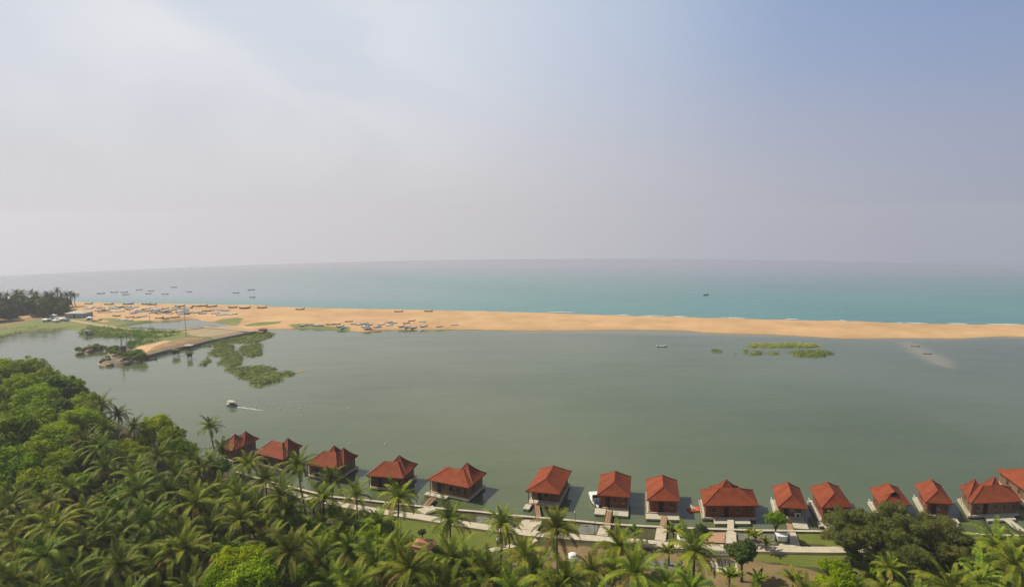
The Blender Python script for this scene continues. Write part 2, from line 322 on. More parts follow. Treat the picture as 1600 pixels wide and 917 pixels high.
def ground_mat(name, layers, bump=.3, nscale=.2, rough=.95):
    """layers: [(attribute or None, colour a, colour b, noise scale)]"""
    m = bpy.data.materials.new(name); m.use_nodes = True; n = m.node_tree.nodes; l = m.node_tree.links; b = n['Principled BSDF']; b.inputs['Roughness'].default_value = rough; b.inputs['Specular IOR Level'].default_value = .15
    tcn = n.new('ShaderNodeTexCoord'); out = None
    for an, ca, cb_, sc in layers:
        z = n.new('ShaderNodeTexNoise'); z.inputs['Scale'].default_value = sc; z.inputs['Detail'].default_value = 7; z.inputs['Roughness'].default_value = .65; l.new(tcn.outputs['Object'], z.inputs[0])
        mr = n.new('ShaderNodeMapRange'); l.new(z.outputs[0], mr.inputs[0]); mr.inputs[1].default_value = .38; mr.inputs[2].default_value = .62
        mx = n.new('ShaderNodeMix'); mx.data_type = 'RGBA'; mx.inputs[6].default_value = (*ca, 1); mx.inputs[7].default_value = (*cb_, 1); l.new(mr.outputs[0], mx.inputs[0])
        if out is None: out = mx.outputs[2]
        else:
            at = n.new('ShaderNodeAttribute'); at.attribute_name = an
            ad = n.new('ShaderNodeMath'); ad.operation = 'MULTIPLY_ADD'; l.new(z.outputs[0], ad.inputs[0]); ad.inputs[1].default_value = 1.2; ad.inputs[2].default_value = -.6
            sm = n.new('ShaderNodeMath'); sm.operation = 'ADD'; l.new(at.outputs['Fac'], sm.inputs[0]); l.new(ad.outputs[0], sm.inputs[1])
            st = n.new('ShaderNodeMapRange'); st.interpolation_type = 'SMOOTHSTEP'; l.new(sm.outputs[0], st.inputs[0]); st.inputs[1].default_value = .35; st.inputs[2].default_value = .65
            m3 = n.new('ShaderNodeMix'); m3.data_type = 'RGBA'; l.new(st.outputs[0], m3.inputs[0]); l.new(out, m3.inputs[6]); l.new(mx.outputs[2], m3.inputs[7]); out = m3.outputs[2]
    l.new(out, b.inputs['Base Color'])
    z = n.new('ShaderNodeTexNoise'); z.inputs['Scale'].default_value = nscale*6; z.inputs['Detail'].default_value = 6; l.new(tcn.outputs['Object'], z.inputs[0])
    bp = n.new('ShaderNodeBump'); bp.inputs['Strength'].default_value = bump; bp.inputs['Distance'].default_value = .2; l.new(z.outputs[0], bp.inputs['Height']); l.new(bp.outputs[0], b.inputs['Normal'])
    return m

# ---------------------------------------------------------------- sea and lagoon
SEA_L = [(120, 474), (185, 475), (251, 475.6), (340, 476.5), (420, 477.5), (440, 480), (505, 481.5), (571, 483), (650, 484.5), (740, 486), (860, 489.5), (1000, 494.4), (1124, 497.2), (1220, 500), (1319, 502), (1412, 505.6), (1500, 507), (1600, 508)]
def sea_pt(px, py):
    p, z = Gsea(px, py); return tuple(p)
sea_edge = [sea_pt(*q) for q in SEA_L]
def curve_sea():
    bm = MB(); rs = list(np.linspace(150, 420, 28))+list(np.geomspace(430, 1540, 60)); an = np.radians(np.linspace(-80, 80, 161))
    for r in rs:
        for a in an: bm.v.append((r*math.sin(a), r*math.cos(a), sea_z(r)-.06))
    n = len(an)
    bm.f = [(i*n+k, i*n+k+1, (i+1)*n+k+1, (i+1)*n+k) for i in range(len(rs)-1) for k in range(n-1)]; bm.m = [0]*len(bm.f)
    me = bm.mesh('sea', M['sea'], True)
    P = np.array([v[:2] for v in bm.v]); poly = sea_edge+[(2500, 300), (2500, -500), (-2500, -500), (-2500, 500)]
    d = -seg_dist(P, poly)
    west = smooth(-P[:, 0]/np.maximum(P[:, 1], 1), -.15, .75)*.9  # bright sun-side haze painted into the sea colour towards the left
    a = me.attributes.new('shoal_or_haze', 'FLOAT', 'POINT'); a.data.foreach_set('value', np.maximum(smooth(d, 10, 520), west*smooth(d, -5, 60)).astype('f'))
    return tag(obj('sea', me), kind='structure')
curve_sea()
lag = field_mesh('lagoon', [M['lagoon']], (-420, 330, 40, 400), 3.5, lambda P: np.full(len(P), 50.0), 0.0, 1, 0.0,
    {'shoal_or_haze': lambda P, d: np.maximum(
        .6*smooth(seg_dist(P, gpoly([(1405, 534), (1425, 536), (1480, 563), (1487, 574), (1462, 569), (1430, 552)]))+.8*noise2(P, 6), -3.5, 2.0),
        .35*smooth(seg_dist(P, gpoly([(800, 512), (1100, 515), (1240, 519), (1400, 524), (1600, 522), (1600, 529), (1400, 533), (1250, 527), (1100, 523), (800, 519)])), -4, 2))}, stepy=2)
# trim the lagoon sheet to the near side of the sandbar
mid_bar = [G(x, y) for x, y in [(-200, 495), (0, 492), (200, 492), (420, 492), (600, 499), (800, 501), (1000, 505), (1200, 511), (1400, 516), (1600, 517), (1800, 518)]]
bm = bmesh.new(); bm.from_mesh(lag.data)
xs_ = [p.x for p in mid_bar]; ys_ = [p.y for p in mid_bar]
bmesh.ops.delete(bm, geom=[f for f in bm.faces if f.calc_center_median().y > np.interp(f.calc_center_median().x, xs_, ys_)], context='FACES'); bm.to_mesh(lag.data); bm.free()
tag(lag, kind='structure')

# ---------------------------------------------------------------- beach and headland
s4 = lambda p: zoom(p, 5.3333, 120, 440); s1 = lambda p: zoom(p, 4.585, 0, 420); s2 = lambda p: zoom(p, 4.585, 230, 440)
LAG_L = [(1600, 527), (1577, 526), (1532, 528.5), (1470, 529.5), (1412, 529), (1322, 530), (1210, 523.5), (1101, 520), (1075, 517.5), (1000, 515.5), (900, 517), (800, 517.5), (740, 515.5), (650, 516.5), (599, 516), (569, 520), (540, 518), (506, 516.5), (470, 514.5), (435, 515), (415, 515.5), (398, 518.5), (348, 529), (322, 534), (302, 540), (258, 549), (229, 557.5), (205, 552), (196, 543), (199, 535.5), (215, 531), (233, 528), (210, 524.5), (181, 526), (150, 524.5), (124, 522.5), (122, 518), (98, 515), (60, 518), (39, 520), (0, 529)]
beach_poly = [(-900, 560), tuple(Gsea(-120, 490)[0]), tuple(Gsea(-60, 486)[0]), tuple(Gsea(0, 482)[0]), tuple(Gsea(60, 478)[0])]+sea_edge+[(420, 150), (400, 120)]+gpoly(LAG_L)+[(-330, 225), (-700, 200)]
pond = gpoly(s4([(440, 385), (540, 360), (660, 345), (800, 336), (920, 325), (960, 340), (1060, 350), (1180, 362), (1150, 374), (1060, 375), (960, 385), (850, 400), (720, 396), (600, 387)]))
GR = [gpoly(p) for p in [
    s4([(-700, 330), (-500, 345), (-330, 330), (-60, 335), (150, 360), (430, 390), (700, 400), (850, 410), (860, 425), (960, 460), (1130, 480), (1120, 500), (900, 530), (600, 480), (400, 560), (-700, 560)]),
    s4([(180, 320), (300, 318), (480, 340), (700, 332), (980, 315), (960, 335), (860, 335), (640, 348), (470, 385), (380, 375), (230, 335)]),
    s4([(940, 330), (1100, 345), (1320, 315), (1400, 325), (1360, 350), (1340, 385), (1180, 372), (1060, 350)]),
    s4([(1400, 375), (1530, 350), (1700, 345), (1690, 365), (1560, 380), (1400, 392)]),
    [(448, 510), (475, 508), (508, 511), (550, 514), (548, 518), (505, 517), (465, 515)],
    [(-40, 500), (0, 512), (60, 500), (100, 498), (180, 508), (235, 516), (232, 528), (-40, 545)],
    [(196, 538), (232, 533), (270, 520), (290, 527), (240, 540), (215, 545), (198, 545)]]]
SO = [gpoly(p) for p in [
    [(-40, 507), (0, 504), (60, 497), (75, 498), (30, 508), (0, 513), (-40, 518)],
    [(225, 556), (240, 545), (285, 530), (330, 531), (310, 537), (260, 547), (232, 557)]]]
PALE = [gpoly(p) for p in [s4([(790, 415), (860, 425), (940, 455), (1150, 485), (1240, 465), (1470, 425), (1390, 400), (1060, 380), (930, 395)])]]
def mask(polys, w):
    def f(P, d=None):
        o = np.zeros(len(P))
        for p in polys: o = np.maximum(o, smooth(seg_dist(P, p)+w*.8*noise2(P, w*3), -w, w))
        return o
    return f
M['beach'] = ground_mat('beach_sand', [(None, (.56, .355, .180), (.43, .265, .128), .035), ('pale', (.36, .28, .17), (.32, .25, .14), .1), ('grass', (.15, .18, .05), (.20, .20, .07), .08), ('soil', (.34, .21, .11), (.22, .17, .08), .25), ('wet', (.26, .16, .08), (.24, .15, .08), .1)], .3, .05)
bd = lambda P: np.minimum(seg_dist(P, beach_poly)+.9*noise2(P, 9), -(seg_dist(P, pond)+3.5))
beach = field_mesh('beach', [M['beach']], (-640, 420, 120, 640), 2.5, bd, 1.0, 5, -1.6,
    {'grass': mask(GR, 2.0), 'soil': mask(SO, 1.5), 'pale': mask(PALE, 1.0), 'wet': lambda P, d: 1-smooth(d, .2, 1.6)}, rough=.18, nscale=14)
tag(beach, kind='structure')
# pond floor sheet of water is the lagoon; the mid-bar trim may cut it, so lay its own
pm = MB(); pv = [(x, y, .1) for x, y in pond]
cx, cy = np.mean([p[0] for p in pond]), np.mean([p[1] for p in pond])
pv = [(cx+(x-cx)*1.02, cy+(y-cy)*1.02, .1) for x, y, _ in pv]; pm.add(pv, [tuple(range(len(pv)))[::-1]])
tag(pm.build('pond', M['lagoon']), kind='structure')

def strip(name, pts, w, z0, z1, m, kind='structure', edge=None):
    """a raised band along a centre line; pts are world xy"""
    P = [Vector(p).to_2d() for p in pts]; mb = MB(); vs = []
    ws = w if isinstance(w, (list, tuple)) else [w]*len(P)
    for i, p in enumerate(P):
        d = (P[min(i+1, len(P)-1)]-P[max(i-1, 0)]).normalized(); nn = Vector((-d.y, d.x))*ws[i]/2
        vs += [(p.x+nn.x, p.y+nn.y, z1), (p.x-nn.x, p.y-nn.y, z1), (p.x-nn.x, p.y-nn.y, z0), (p.x+nn.x, p.y+nn.y, z0)]
    fs = [(i*4+k, i*4+(k+1) % 4, (i+1)*4+(k+1) % 4, (i+1)*4+k) for i in range(len(P)-1) for k in range(4)]
    fs += [(3, 2, 1, 0), tuple(4*(len(P)-1)+k for k in range(4))]; mb.add(vs, fs)
    o = mb.build(name, m); bmn = bmesh.new(); bmn.from_mesh(o.data); bmesh.ops.recalc_face_normals(bmn, faces=bmn.faces); bmn.to_mesh(o.data); bmn.free()
    if kind: o['kind'] = kind
    return o
M['dirt'] = mat('dirt_track', (.44, .32, .18), .95, (.36, .27, .16), .3)
strip('dirt_road', [G(*q, 1.2) for q in [(60, 492), (88, 495), (100, 499), (120, 502), (150, 507), (180, 511.5), (215, 516), (262, 517), (300, 513.5), (320, 511), (352, 513), (385, 516.5), (412, 517.5)]], 3.2, .3, 1.25, M['dirt'])
tag(strip('embankment_wall', [G(*q, .6) for q in [(229, 557.5), (258, 549.5), (302, 540.5), (322, 535), (348, 529.5), (398, 519.5), (415, 516.5)]], 1.1, -.5, 1.35, M['wall_grey'], None), 'low dark stone embankment wall edging the field on the headland', 'wall')

# ---------------------------------------------------------------- leaf clouds
def leaf_cloud(mb, n, pts_fn, size, up_bias=.5, slots=(0,), seed=0, narrow=1.0):
    rg = random.Random(seed)
    for i in range(n):
        p, nrm = pts_fn(rg)
        nv = (Vector(nrm)+Vector((rg.gauss(0, .3), rg.gauss(0, .3), rg.gauss(0, .3)+up_bias*.5))).normalized()
        u = nv.cross(Vector((rg.gauss(0, 1), rg.gauss(0, 1), rg.gauss(0, 1)))).normalized(); w = nv.cross(u)
        s = size*rg.uniform(.6, 1.35); a = u*s; b = w*s*narrow; p = Vector(p)
        mb.slot = rg.choice(slots)
        mb.add([p-a*.5, p+b*.35-a*.1, p+a*.5, p-b*.35+a*.05], [(0, 1, 2, 3)])
    mb.slot = 0
def blob_sampler(blobs, shell=.5):
    ws = [b[3]**2 for b in blobs]; tot = sum(ws)
    def f(rg):
        x = rg.uniform(0, tot); k = 0
        while x > ws[k] and k < len(ws)-1: x -= ws[k]; k += 1
        bx_, by_, bz_, r = blobs[k][:4]; v = Vector((rg.gauss(0, 1), rg.gauss(0, 1), rg.gauss(0, 1)+.35)).normalized()
        rr = r*(shell+(1-shell)*rg.random()**.5)*rg.uniform(.9, 1.12)
        return (bx_+v.x*rr, by_+v.y*rr, bz_+v.z*rr*.8), v
    return f
def tree_mesh(seed, Rc, ht, leaf_mats, nleaf, lsize, nb=16, flat=.75, sub=.42, narrow=1.0, shell=.5):
    """returns crown mesh, trunk mesh; crown centre height = ht-Rc*flat"""
    rg = random.Random(seed); zc_ = ht-Rc*flat; blobs = []
    for k in range(nb):
        a = k*2.4+rg.uniform(-.4, .4); e = rg.uniform(-.35, 1.0); rr = Rc*(1-sub)*rg.uniform(.75, 1.05)
        v = Vector((math.cos(a)*math.sqrt(max(0, 1-e*e)), math.sin(a)*math.sqrt(max(0, 1-e*e)), e))
        blobs.append((v.x*rr, v.y*rr, zc_+v.z*rr*flat, Rc*sub*rg.uniform(.7, 1.15)))
    blobs.append((0, 0, zc_, Rc*.55))
    # small secondary tufts so the outline is uneven
    for k in range(nb*4):
        b = rg.choice(blobs[:nb]); v = Vector((rg.gauss(0, 1), rg.gauss(0, 1), rg.gauss(0, .8)+.4)).normalized()
        blobs.append((b[0]+v.x*b[3], b[1]+v.y*b[3], b[2]+v.z*b[3]*.85, b[3]*rg.uniform(.25, .45)))
    mb = MB(); leaf_cloud(mb, nleaf, blob_sampler(blobs, shell), lsize, slots=list(range(len(leaf_mats))), seed=seed+5, narrow=narrow)
    cm_ = mb.mesh('crown', leaf_mats)
    tb = MB(); base = Vector((0, 0, -.3)); fork = Vector((rg.uniform(-.3, .3), rg.uniform(-.3, .3), zc_*.55)); r0 = .05*Rc+.06
    tb.tube([base, (base+fork)/2+Vector((rg.uniform(-.2, .2), .1, 0)), fork], [r0*1.3, r0, r0*.8], 7)
    for b in blobs[:nb:2]:
        e = Vector(b[:3]); mdl = fork.lerp(e, .5)+Vector((0, 0, -.2)); tb.tube([fork, mdl, e], [r0*.55, r0*.35, r0*.12], 5)
    return cm_, tb.mesh('trunk', M['wood_bark'], True)
def place_tree(meshes, name, label, cat, x, y, z, s, rz, group=None):
    t_ = thing(name, label, cat, (x, y, z), rz, group, s); obj('crown', meshes[0], t_); obj('trunk', meshes[1], t_); return t_

# ---------------------------------------------------------------- palms
def palm_mesh(seed, n=24, Lf=3.9, young=False):
    rg = random.Random(seed); mb = MB(); old = MB(); nst = 20
    def frond(mb, az, e0, Lq, droop, slot, tw):
        pts = []; p = Vector((0, 0, 0)); e = e0; step = Lq/nst; azz = az
        for i in range(nst+1):
            pts.append(p.copy()); f = i/nst
            e -= droop*(.35+1.3*f)/nst; azz += tw/nst
            p = p+Vector((math.cos(azz)*math.cos(e), math.sin(azz)*math.cos(e), math.sin(e)))*step
        mb.slot = slot
        mb.tube([pts[i] for i in (0, 5, 10, 15, 20)], [.055, .042, .03, .02, .008], 4, False)
        for i in range(2, nst+1):
            f = i/nst; d = (pts[i]-pts[i-1]).normalized(); side = d.cross(Vector((0, 0, 1)))
            if side.length < .05: side = Vector((math.cos(az+1.57), math.sin(az+1.57), 0))
            side.normalize(); upv = side.cross(d)
            ln = (.30+.70*math.sin(math.pi*min(1, .12+f*.86))**.8)*Lq*.19
            for sg in (-1, 1):
                for sub_ in (0, .5):
                    b = pts[i-1].lerp(pts[i], sub_+rg.uniform(0, .3)); l_ = ln*rg.uniform(.8, 1.1)
                    dr = (side*sg*rg.uniform(.75, .95)+d*.55+upv*rg.uniform(.0, .25)).normalized()
                    m1 = b+dr*l_*.5; tip = m1+(dr+Vector((0, 0, -rg.uniform(.7, 1.3)))).normalized()*l_*.5
                    w = d*.036
                    mb.add([b-w, b+w, m1+w*1.15, m1-w*1.15, tip], [(0, 1, 2, 3), (3, 2, 4)])
    for k in range(n):
        f = k/(n-1); az = k*2.39996+rg.uniform(-.25, .25)
        e0 = R(82-100*f**.9)+rg.uniform(-.12, .12); dr = rg.uniform(1.0, 2.0) if f > .2 else rg.uniform(.35, .8)
        if young: e0 = R(80-50*f); dr = rg.uniform(.9, 1.3)
        slot = 0
        if f > .76 and rg.random() < .42: slot = 1
        frond(mb, az, e0, Lf*rg.uniform(.82, 1.08)*(.75 if f < .12 else 1), dr, slot, rg.uniform(-.35, .35))
    dead = None
    for k in range(rg.choice([1, 2, 3])):
        frond(old, rg.uniform(0, 6.28), R(-45), Lf*.8, .9, 0, 0)
    cr_ = mb.mesh('crown', [M['frond'], M['frond_old']]); dd = old.mesh('dead_fronds', M['frond_old'])
    nb = MB()
    for k in range(14):
        a = rg.uniform(0, 6.28); nb.ball((math.cos(a)*.34*rg.uniform(.7, 1.1), math.sin(a)*.34*rg.uniform(.7, 1.1), -.25-rg.uniform(0, .45)), .14, 6, 4, (1, 1, 1.2))
    return cr_, dd, nb.mesh('coconuts', M['nut'], True)
def palm_trunk(seed, ht):
    rg = random.Random(seed); tb = MB(); lean = Vector((rg.uniform(-1, 1), rg.uniform(-1, 1), 0))*ht*.09; pts = []; rd = []
    n = 16
    for i in range(n+1):
        f = i/n; pts.append((-lean.x*(1-f)**2, -lean.y*(1-f)**2, -ht*(1-f)-(.3 if i == 0 else 0))); rd.append((.24 if i == 0 else .17-.06*f)*(1.06 if i % 2 else 1))
    tb.tube(pts, rd, 8); return tb.mesh('trunk', M['bark'], True)
PALM = [palm_mesh(s, n, Lf) for s, n, Lf in ((1, 25, 4.3), (2, 28, 4.1), (3, 23, 4.6), (4, 26, 4.0), (5, 21, 4.4), (6, 29, 4.5))]
PALM_YOUNG = [palm_mesh(11, 14, 2.0, True), palm_mesh(12, 16, 2.3, True)]
TRUNK = {}
LAND_Z = .8
PALMS = []
def palm(px, py, zc_=10.0, s=1.0, k=None, young=False):
    """a coconut palm whose crown base stands at height zc_"""
    p = G(px, py, zc_); return palm_at(p.x, p.y, zc_, s, k, young)
def palm_at(x, y, zc_, s=1.0, k=None, young=False):
    q_ = PX((x, y, zc_))
    if abs(q_[0]-388) < 62 and 850 < q_[1] < 990: return None     # the big bright tree stands here
    protos = PALM_YOUNG if young else PALM
    k = random.randrange(len(protos)) if k is None else k; crm, dd, nt_ = protos[k]
    hk = (round(zc_-LAND_Z, 0), k % 3)
    if hk not in TRUNK: TRUNK[hk] = palm_trunk(hash(hk) % 1000, hk[0])
    t_ = thing('coconut_palm', None, 'palm tree', (x, y, LAND_Z+hk[0]), random.uniform(0, 6.28), None, s)
    t_.location.z = LAND_Z+hk[0]*s
    t_.rotation_euler.x = random.uniform(-.045, .045); t_.rotation_euler.y = random.uniform(-.045, .045)
    obj('crown', crm, t_); obj('trunk', TRUNK[hk], t_)
    if not young and random.random() < .7: obj('coconuts', nt_, t_)
    if not young and random.random() < .55: obj('dead_fronds', dd, t_)
    PALMS.append(t_); return t_

# ---------------------------------------------------------------- foreground land
SHORE = [(640, 790), (700, 796.5), (740, 799.5), (800, 806), (860, 811), (900, 814.5), (956, 820), (1000, 822.5), (1060, 825.5), (1180, 829.5), (1280, 831), (1350, 833), (1430, 834), (1500, 834), (1540, 836), (1600, 838), (1700, 836)]
SHORE_L = [(560, 781), (520, 777), (480, 768), (430, 755), (400, 747), (370, 738)]
shore_w = [tuple(G(x, y, .9)) for x, y in SHORE]; shore_l = [tuple(G(x, y, .9)) for x, y in SHORE_L]
canopy = [tuple(G(x, y+8, 6.0)) for x, y in [(330, 682), (300, 672), (270, 650), (240, 640), (200, 632), (160, 612), (128, 602), (100, 590), (60, 580), (0, 574), (-100, 570)]]
land_poly = shore_w[::-1]+shore_l+canopy+[(-330, 150), (-330, 15), (160, 15), (160, 55)]
M['grove_floor'] = ground_mat('grove_floor', [(None, (.045, .048, .018), (.085, .070, .035), .4)], .5, .5)
mbl = MB(); n0 = len(land_poly)
mbl.add([(x, y, LAND_Z-.05) for x, y in land_poly]+[(x, y, -.8) for x, y in land_poly], [tuple(range(n0))]+[(k, (k+1) % n0, n0+(k+1) % n0, n0+k) for k in range(n0)])
g_ = mbl.build('ground', M['grove_floor'])
b_ = bmesh.new(); b_.from_mesh(g_.data); bmesh.ops.triangulate(b_, faces=b_.faces); bmesh.ops.recalc_face_normals(b_, faces=b_.faces); b_.to_mesh(g_.data); b_.free()
tag(g_, kind='structure')
# lawn sheet with grass, bare earth, gravel masks
LZ = LAND_Z
GRS = [tuple(G(x, y, LZ) for x, y in p) for p in [
    [(560, 800), (640, 806), (740, 826), (800, 836), (800, 850), (740, 858), (700, 862), (560, 870)],
    [(1180, 862), (1290, 864), (1330, 866), (1330, 890), (1250, 884), (1200, 878), (1170, 872)],
    [(1245, 834), (1290, 834), (1300, 852), (1252, 851)], [(860, 813), (905, 817), (900, 834), (860, 832)], [(640, 792), (700, 798), (690, 806), (650, 800)],
    [(1290, 830), (1420, 836), (1540, 838), (1600, 845), (1600, 917), (1300, 917)]]]
EAR = [tuple(G(x, y, LZ) for x, y in p) for p in [
    [(800, 862), (870, 848), (960, 858), (1060, 866), (1100, 870), (1180, 874), (1200, 880), (1260, 886), (1290, 900), (1290, 930), (1140, 930), (1100, 900), (960, 905), (860, 890), (790, 880)]]]
GRV = [tuple(G(x, y, LZ) for x, y in p) for p in [[(1000, 874), (1060, 874), (1080, 884), (1040, 892), (1000, 888)], [(745, 806), (800, 811), (800, 828), (745, 818)], [(905, 818), (935, 820), (930, 834), (903, 832)], [(1150, 833), (1215, 834), (1210, 850), (1150, 848)]]]
M['lawn'] = ground_mat('lawn', [(None, (.05, .055, .02), (.09, .08, .035), .5), ('earth', (.24, .16, .08), (.17, .13, .055), .35), ('gravel', (.20, .19, .16), (.13, .135, .10), .8), ('grass', (.105, .135, .022), (.15, .155, .030), .3)], .4, .6)
land_in = lambda P: seg_dist(P, land_poly)
lw = field_mesh('lawn', [M['lawn']], (-34, 100, 56, 104), .6, lambda P: np.where(land_in(P) > .5, 50., -50.), LZ, .1, LZ,
    {'grass': mask(GRS, .4), 'earth': mask(EAR, .8), 'gravel': mask(GRV, .3)})
tag(lw, kind='structure')
# seawall
strip_pts = [(x, y) for x, y in shore_l[::-1]]+shore_w
for nm, w_, z0, z1, mm, pts in ((None, 0, 0, 0, None, None),):
    pass
sw = thing('seawall', 'long low grey seawall with pale coping behind the floating cottages', 'wall')
a_ = strip('wall', strip_pts, .34, -.8, 1.02, M['wall_grey'], None); a_.parent = sw
a_ = strip('coping', strip_pts, .5, 1.02, 1.12, M['concrete'], None); a_.parent = sw
# paths
PZ = 1.22
def slab(name, quad, z0, z1, m, kind='structure', z=None, parent=None):
    q = [G(x, y, z1 if z is None else z) for x, y in quad]; n = len(q); mb = MB()
    mb.add([(p.x, p.y, z1) for p in q]+[(p.x, p.y, z0) for p in q], [tuple(range(n)), tuple(range(2*n-1, n-1, -1))]+[(k, n+k, n+(k+1) % n, (k+1) % n) for k in range(n)])
    o = mb.build(name, m); b = bmesh.new(); b.from_mesh(o.data); bmesh.ops.recalc_face_normals(b, faces=b.faces); b.to_mesh(o.data); b.free()
    if kind: o['kind'] = kind
    if parent: o.parent = parent
    return o
main_path = [(410, 756), (445, 767), (482, 777), (540, 789), (600, 799), (655, 806.5), (720, 817), (780, 826), (830, 832.5), (870, 836), (928, 840), (955, 843), (1000, 846), (1050, 851), (1100, 854), (1180, 856), (1240, 857.5), (1290, 858), (1340, 858), (1400, 857)]
strip('walkway', [G(x, y, PZ) for x, y in main_path], [1.5]*4+[1.7]*12+[1.6]*4, .3, PZ, M['concrete'])
strip('footpath', [G(x, y, .86) for x, y in [(715, 872), (740, 863), (775, 857), (810, 850), (838, 842)]], 1.0, .3, .86, M['concrete'])
slab('walkway', [(1478, 822), (1500, 828), (1524, 846), (1506, 850), (1484, 838)], .3, PZ-.03, M['concrete'])
for q in ([(938, 820.6), (954.5, 820.6), (949, 837), (931.8, 835)], [(1026.2, 824.3), (1042, 825), (1040, 845), (1022.8, 843)],
          [(1134.4, 830), (1150, 831), (1151, 849), (1134.4, 848)], [(1230, 831.5), (1243, 831.2), (1251, 853), (1216, 853)], [(818, 811), (848, 813), (838, 829), (806, 824)], [(652, 795), (676, 789), (682, 797), (664, 803)]):
    slab('walkway', q, .3, PZ-.02, M['concrete'])
slab('terrace', [(1092, 832), (1133.5, 831), (1133.6, 847.5), (1100, 846.5)], .3, 1.0, M['terracotta'])

# ---------------------------------------------------------------- houses
def hip(mb, x0, x1, y0, y1, ze, rise, ridge=None, axis='x', flare=.35, n=5, sh=0.0):
    """hipped roof shell whose slopes ease outward at the eaves"""
    Wd, Dp = x1-x0, y1-y0; cx_, cy_ = (x0+x1)/2, (y0+y1)/2
    if axis == 'x': rl = ridge if ridge is not None else max(0, Wd-Dp); ex, ey = (Wd-rl)/2, Dp/2
    else: rl = ridge if ridge is not None else max(0, Dp-Wd); ex, ey = Wd/2, (Dp-rl)/2
    rings = []
    rings.append([(x0, y0, ze-.16), (x1, y0, ze-.16), (x1, y1, ze-.16), (x0, y1, ze-.16)])
    for i in range(n+1):
        f = i/n; zz = ze+rise*((1-flare)*f+flare*f*f); a, b = ex*f, ey*f
        rings.append([(x0+a, y0+b, zz), (x1-a, y0+b, zz), (x1-a, y1-b, zz), (x0+a, y1-b, zz)])
    vs = [p for r_ in rings for p in r_]; vs = [(x+sh*(y), y, z) for x, y, z in vs]
    fs = [(i*4+k, i*4+(k+1) % 4, (i+1)*4+(k+1) % 4, (i+1)*4+k) for i in range(len(rings)-1) for k in range(4)]
    fs.append((3, 2, 1, 0)); mb.add(vs, fs)
    return [[(x+sh*y, y, z) for x, y, z in [rings[j][c] for j in range(1, len(rings))]] for c in range(4)]
HOUSES = []
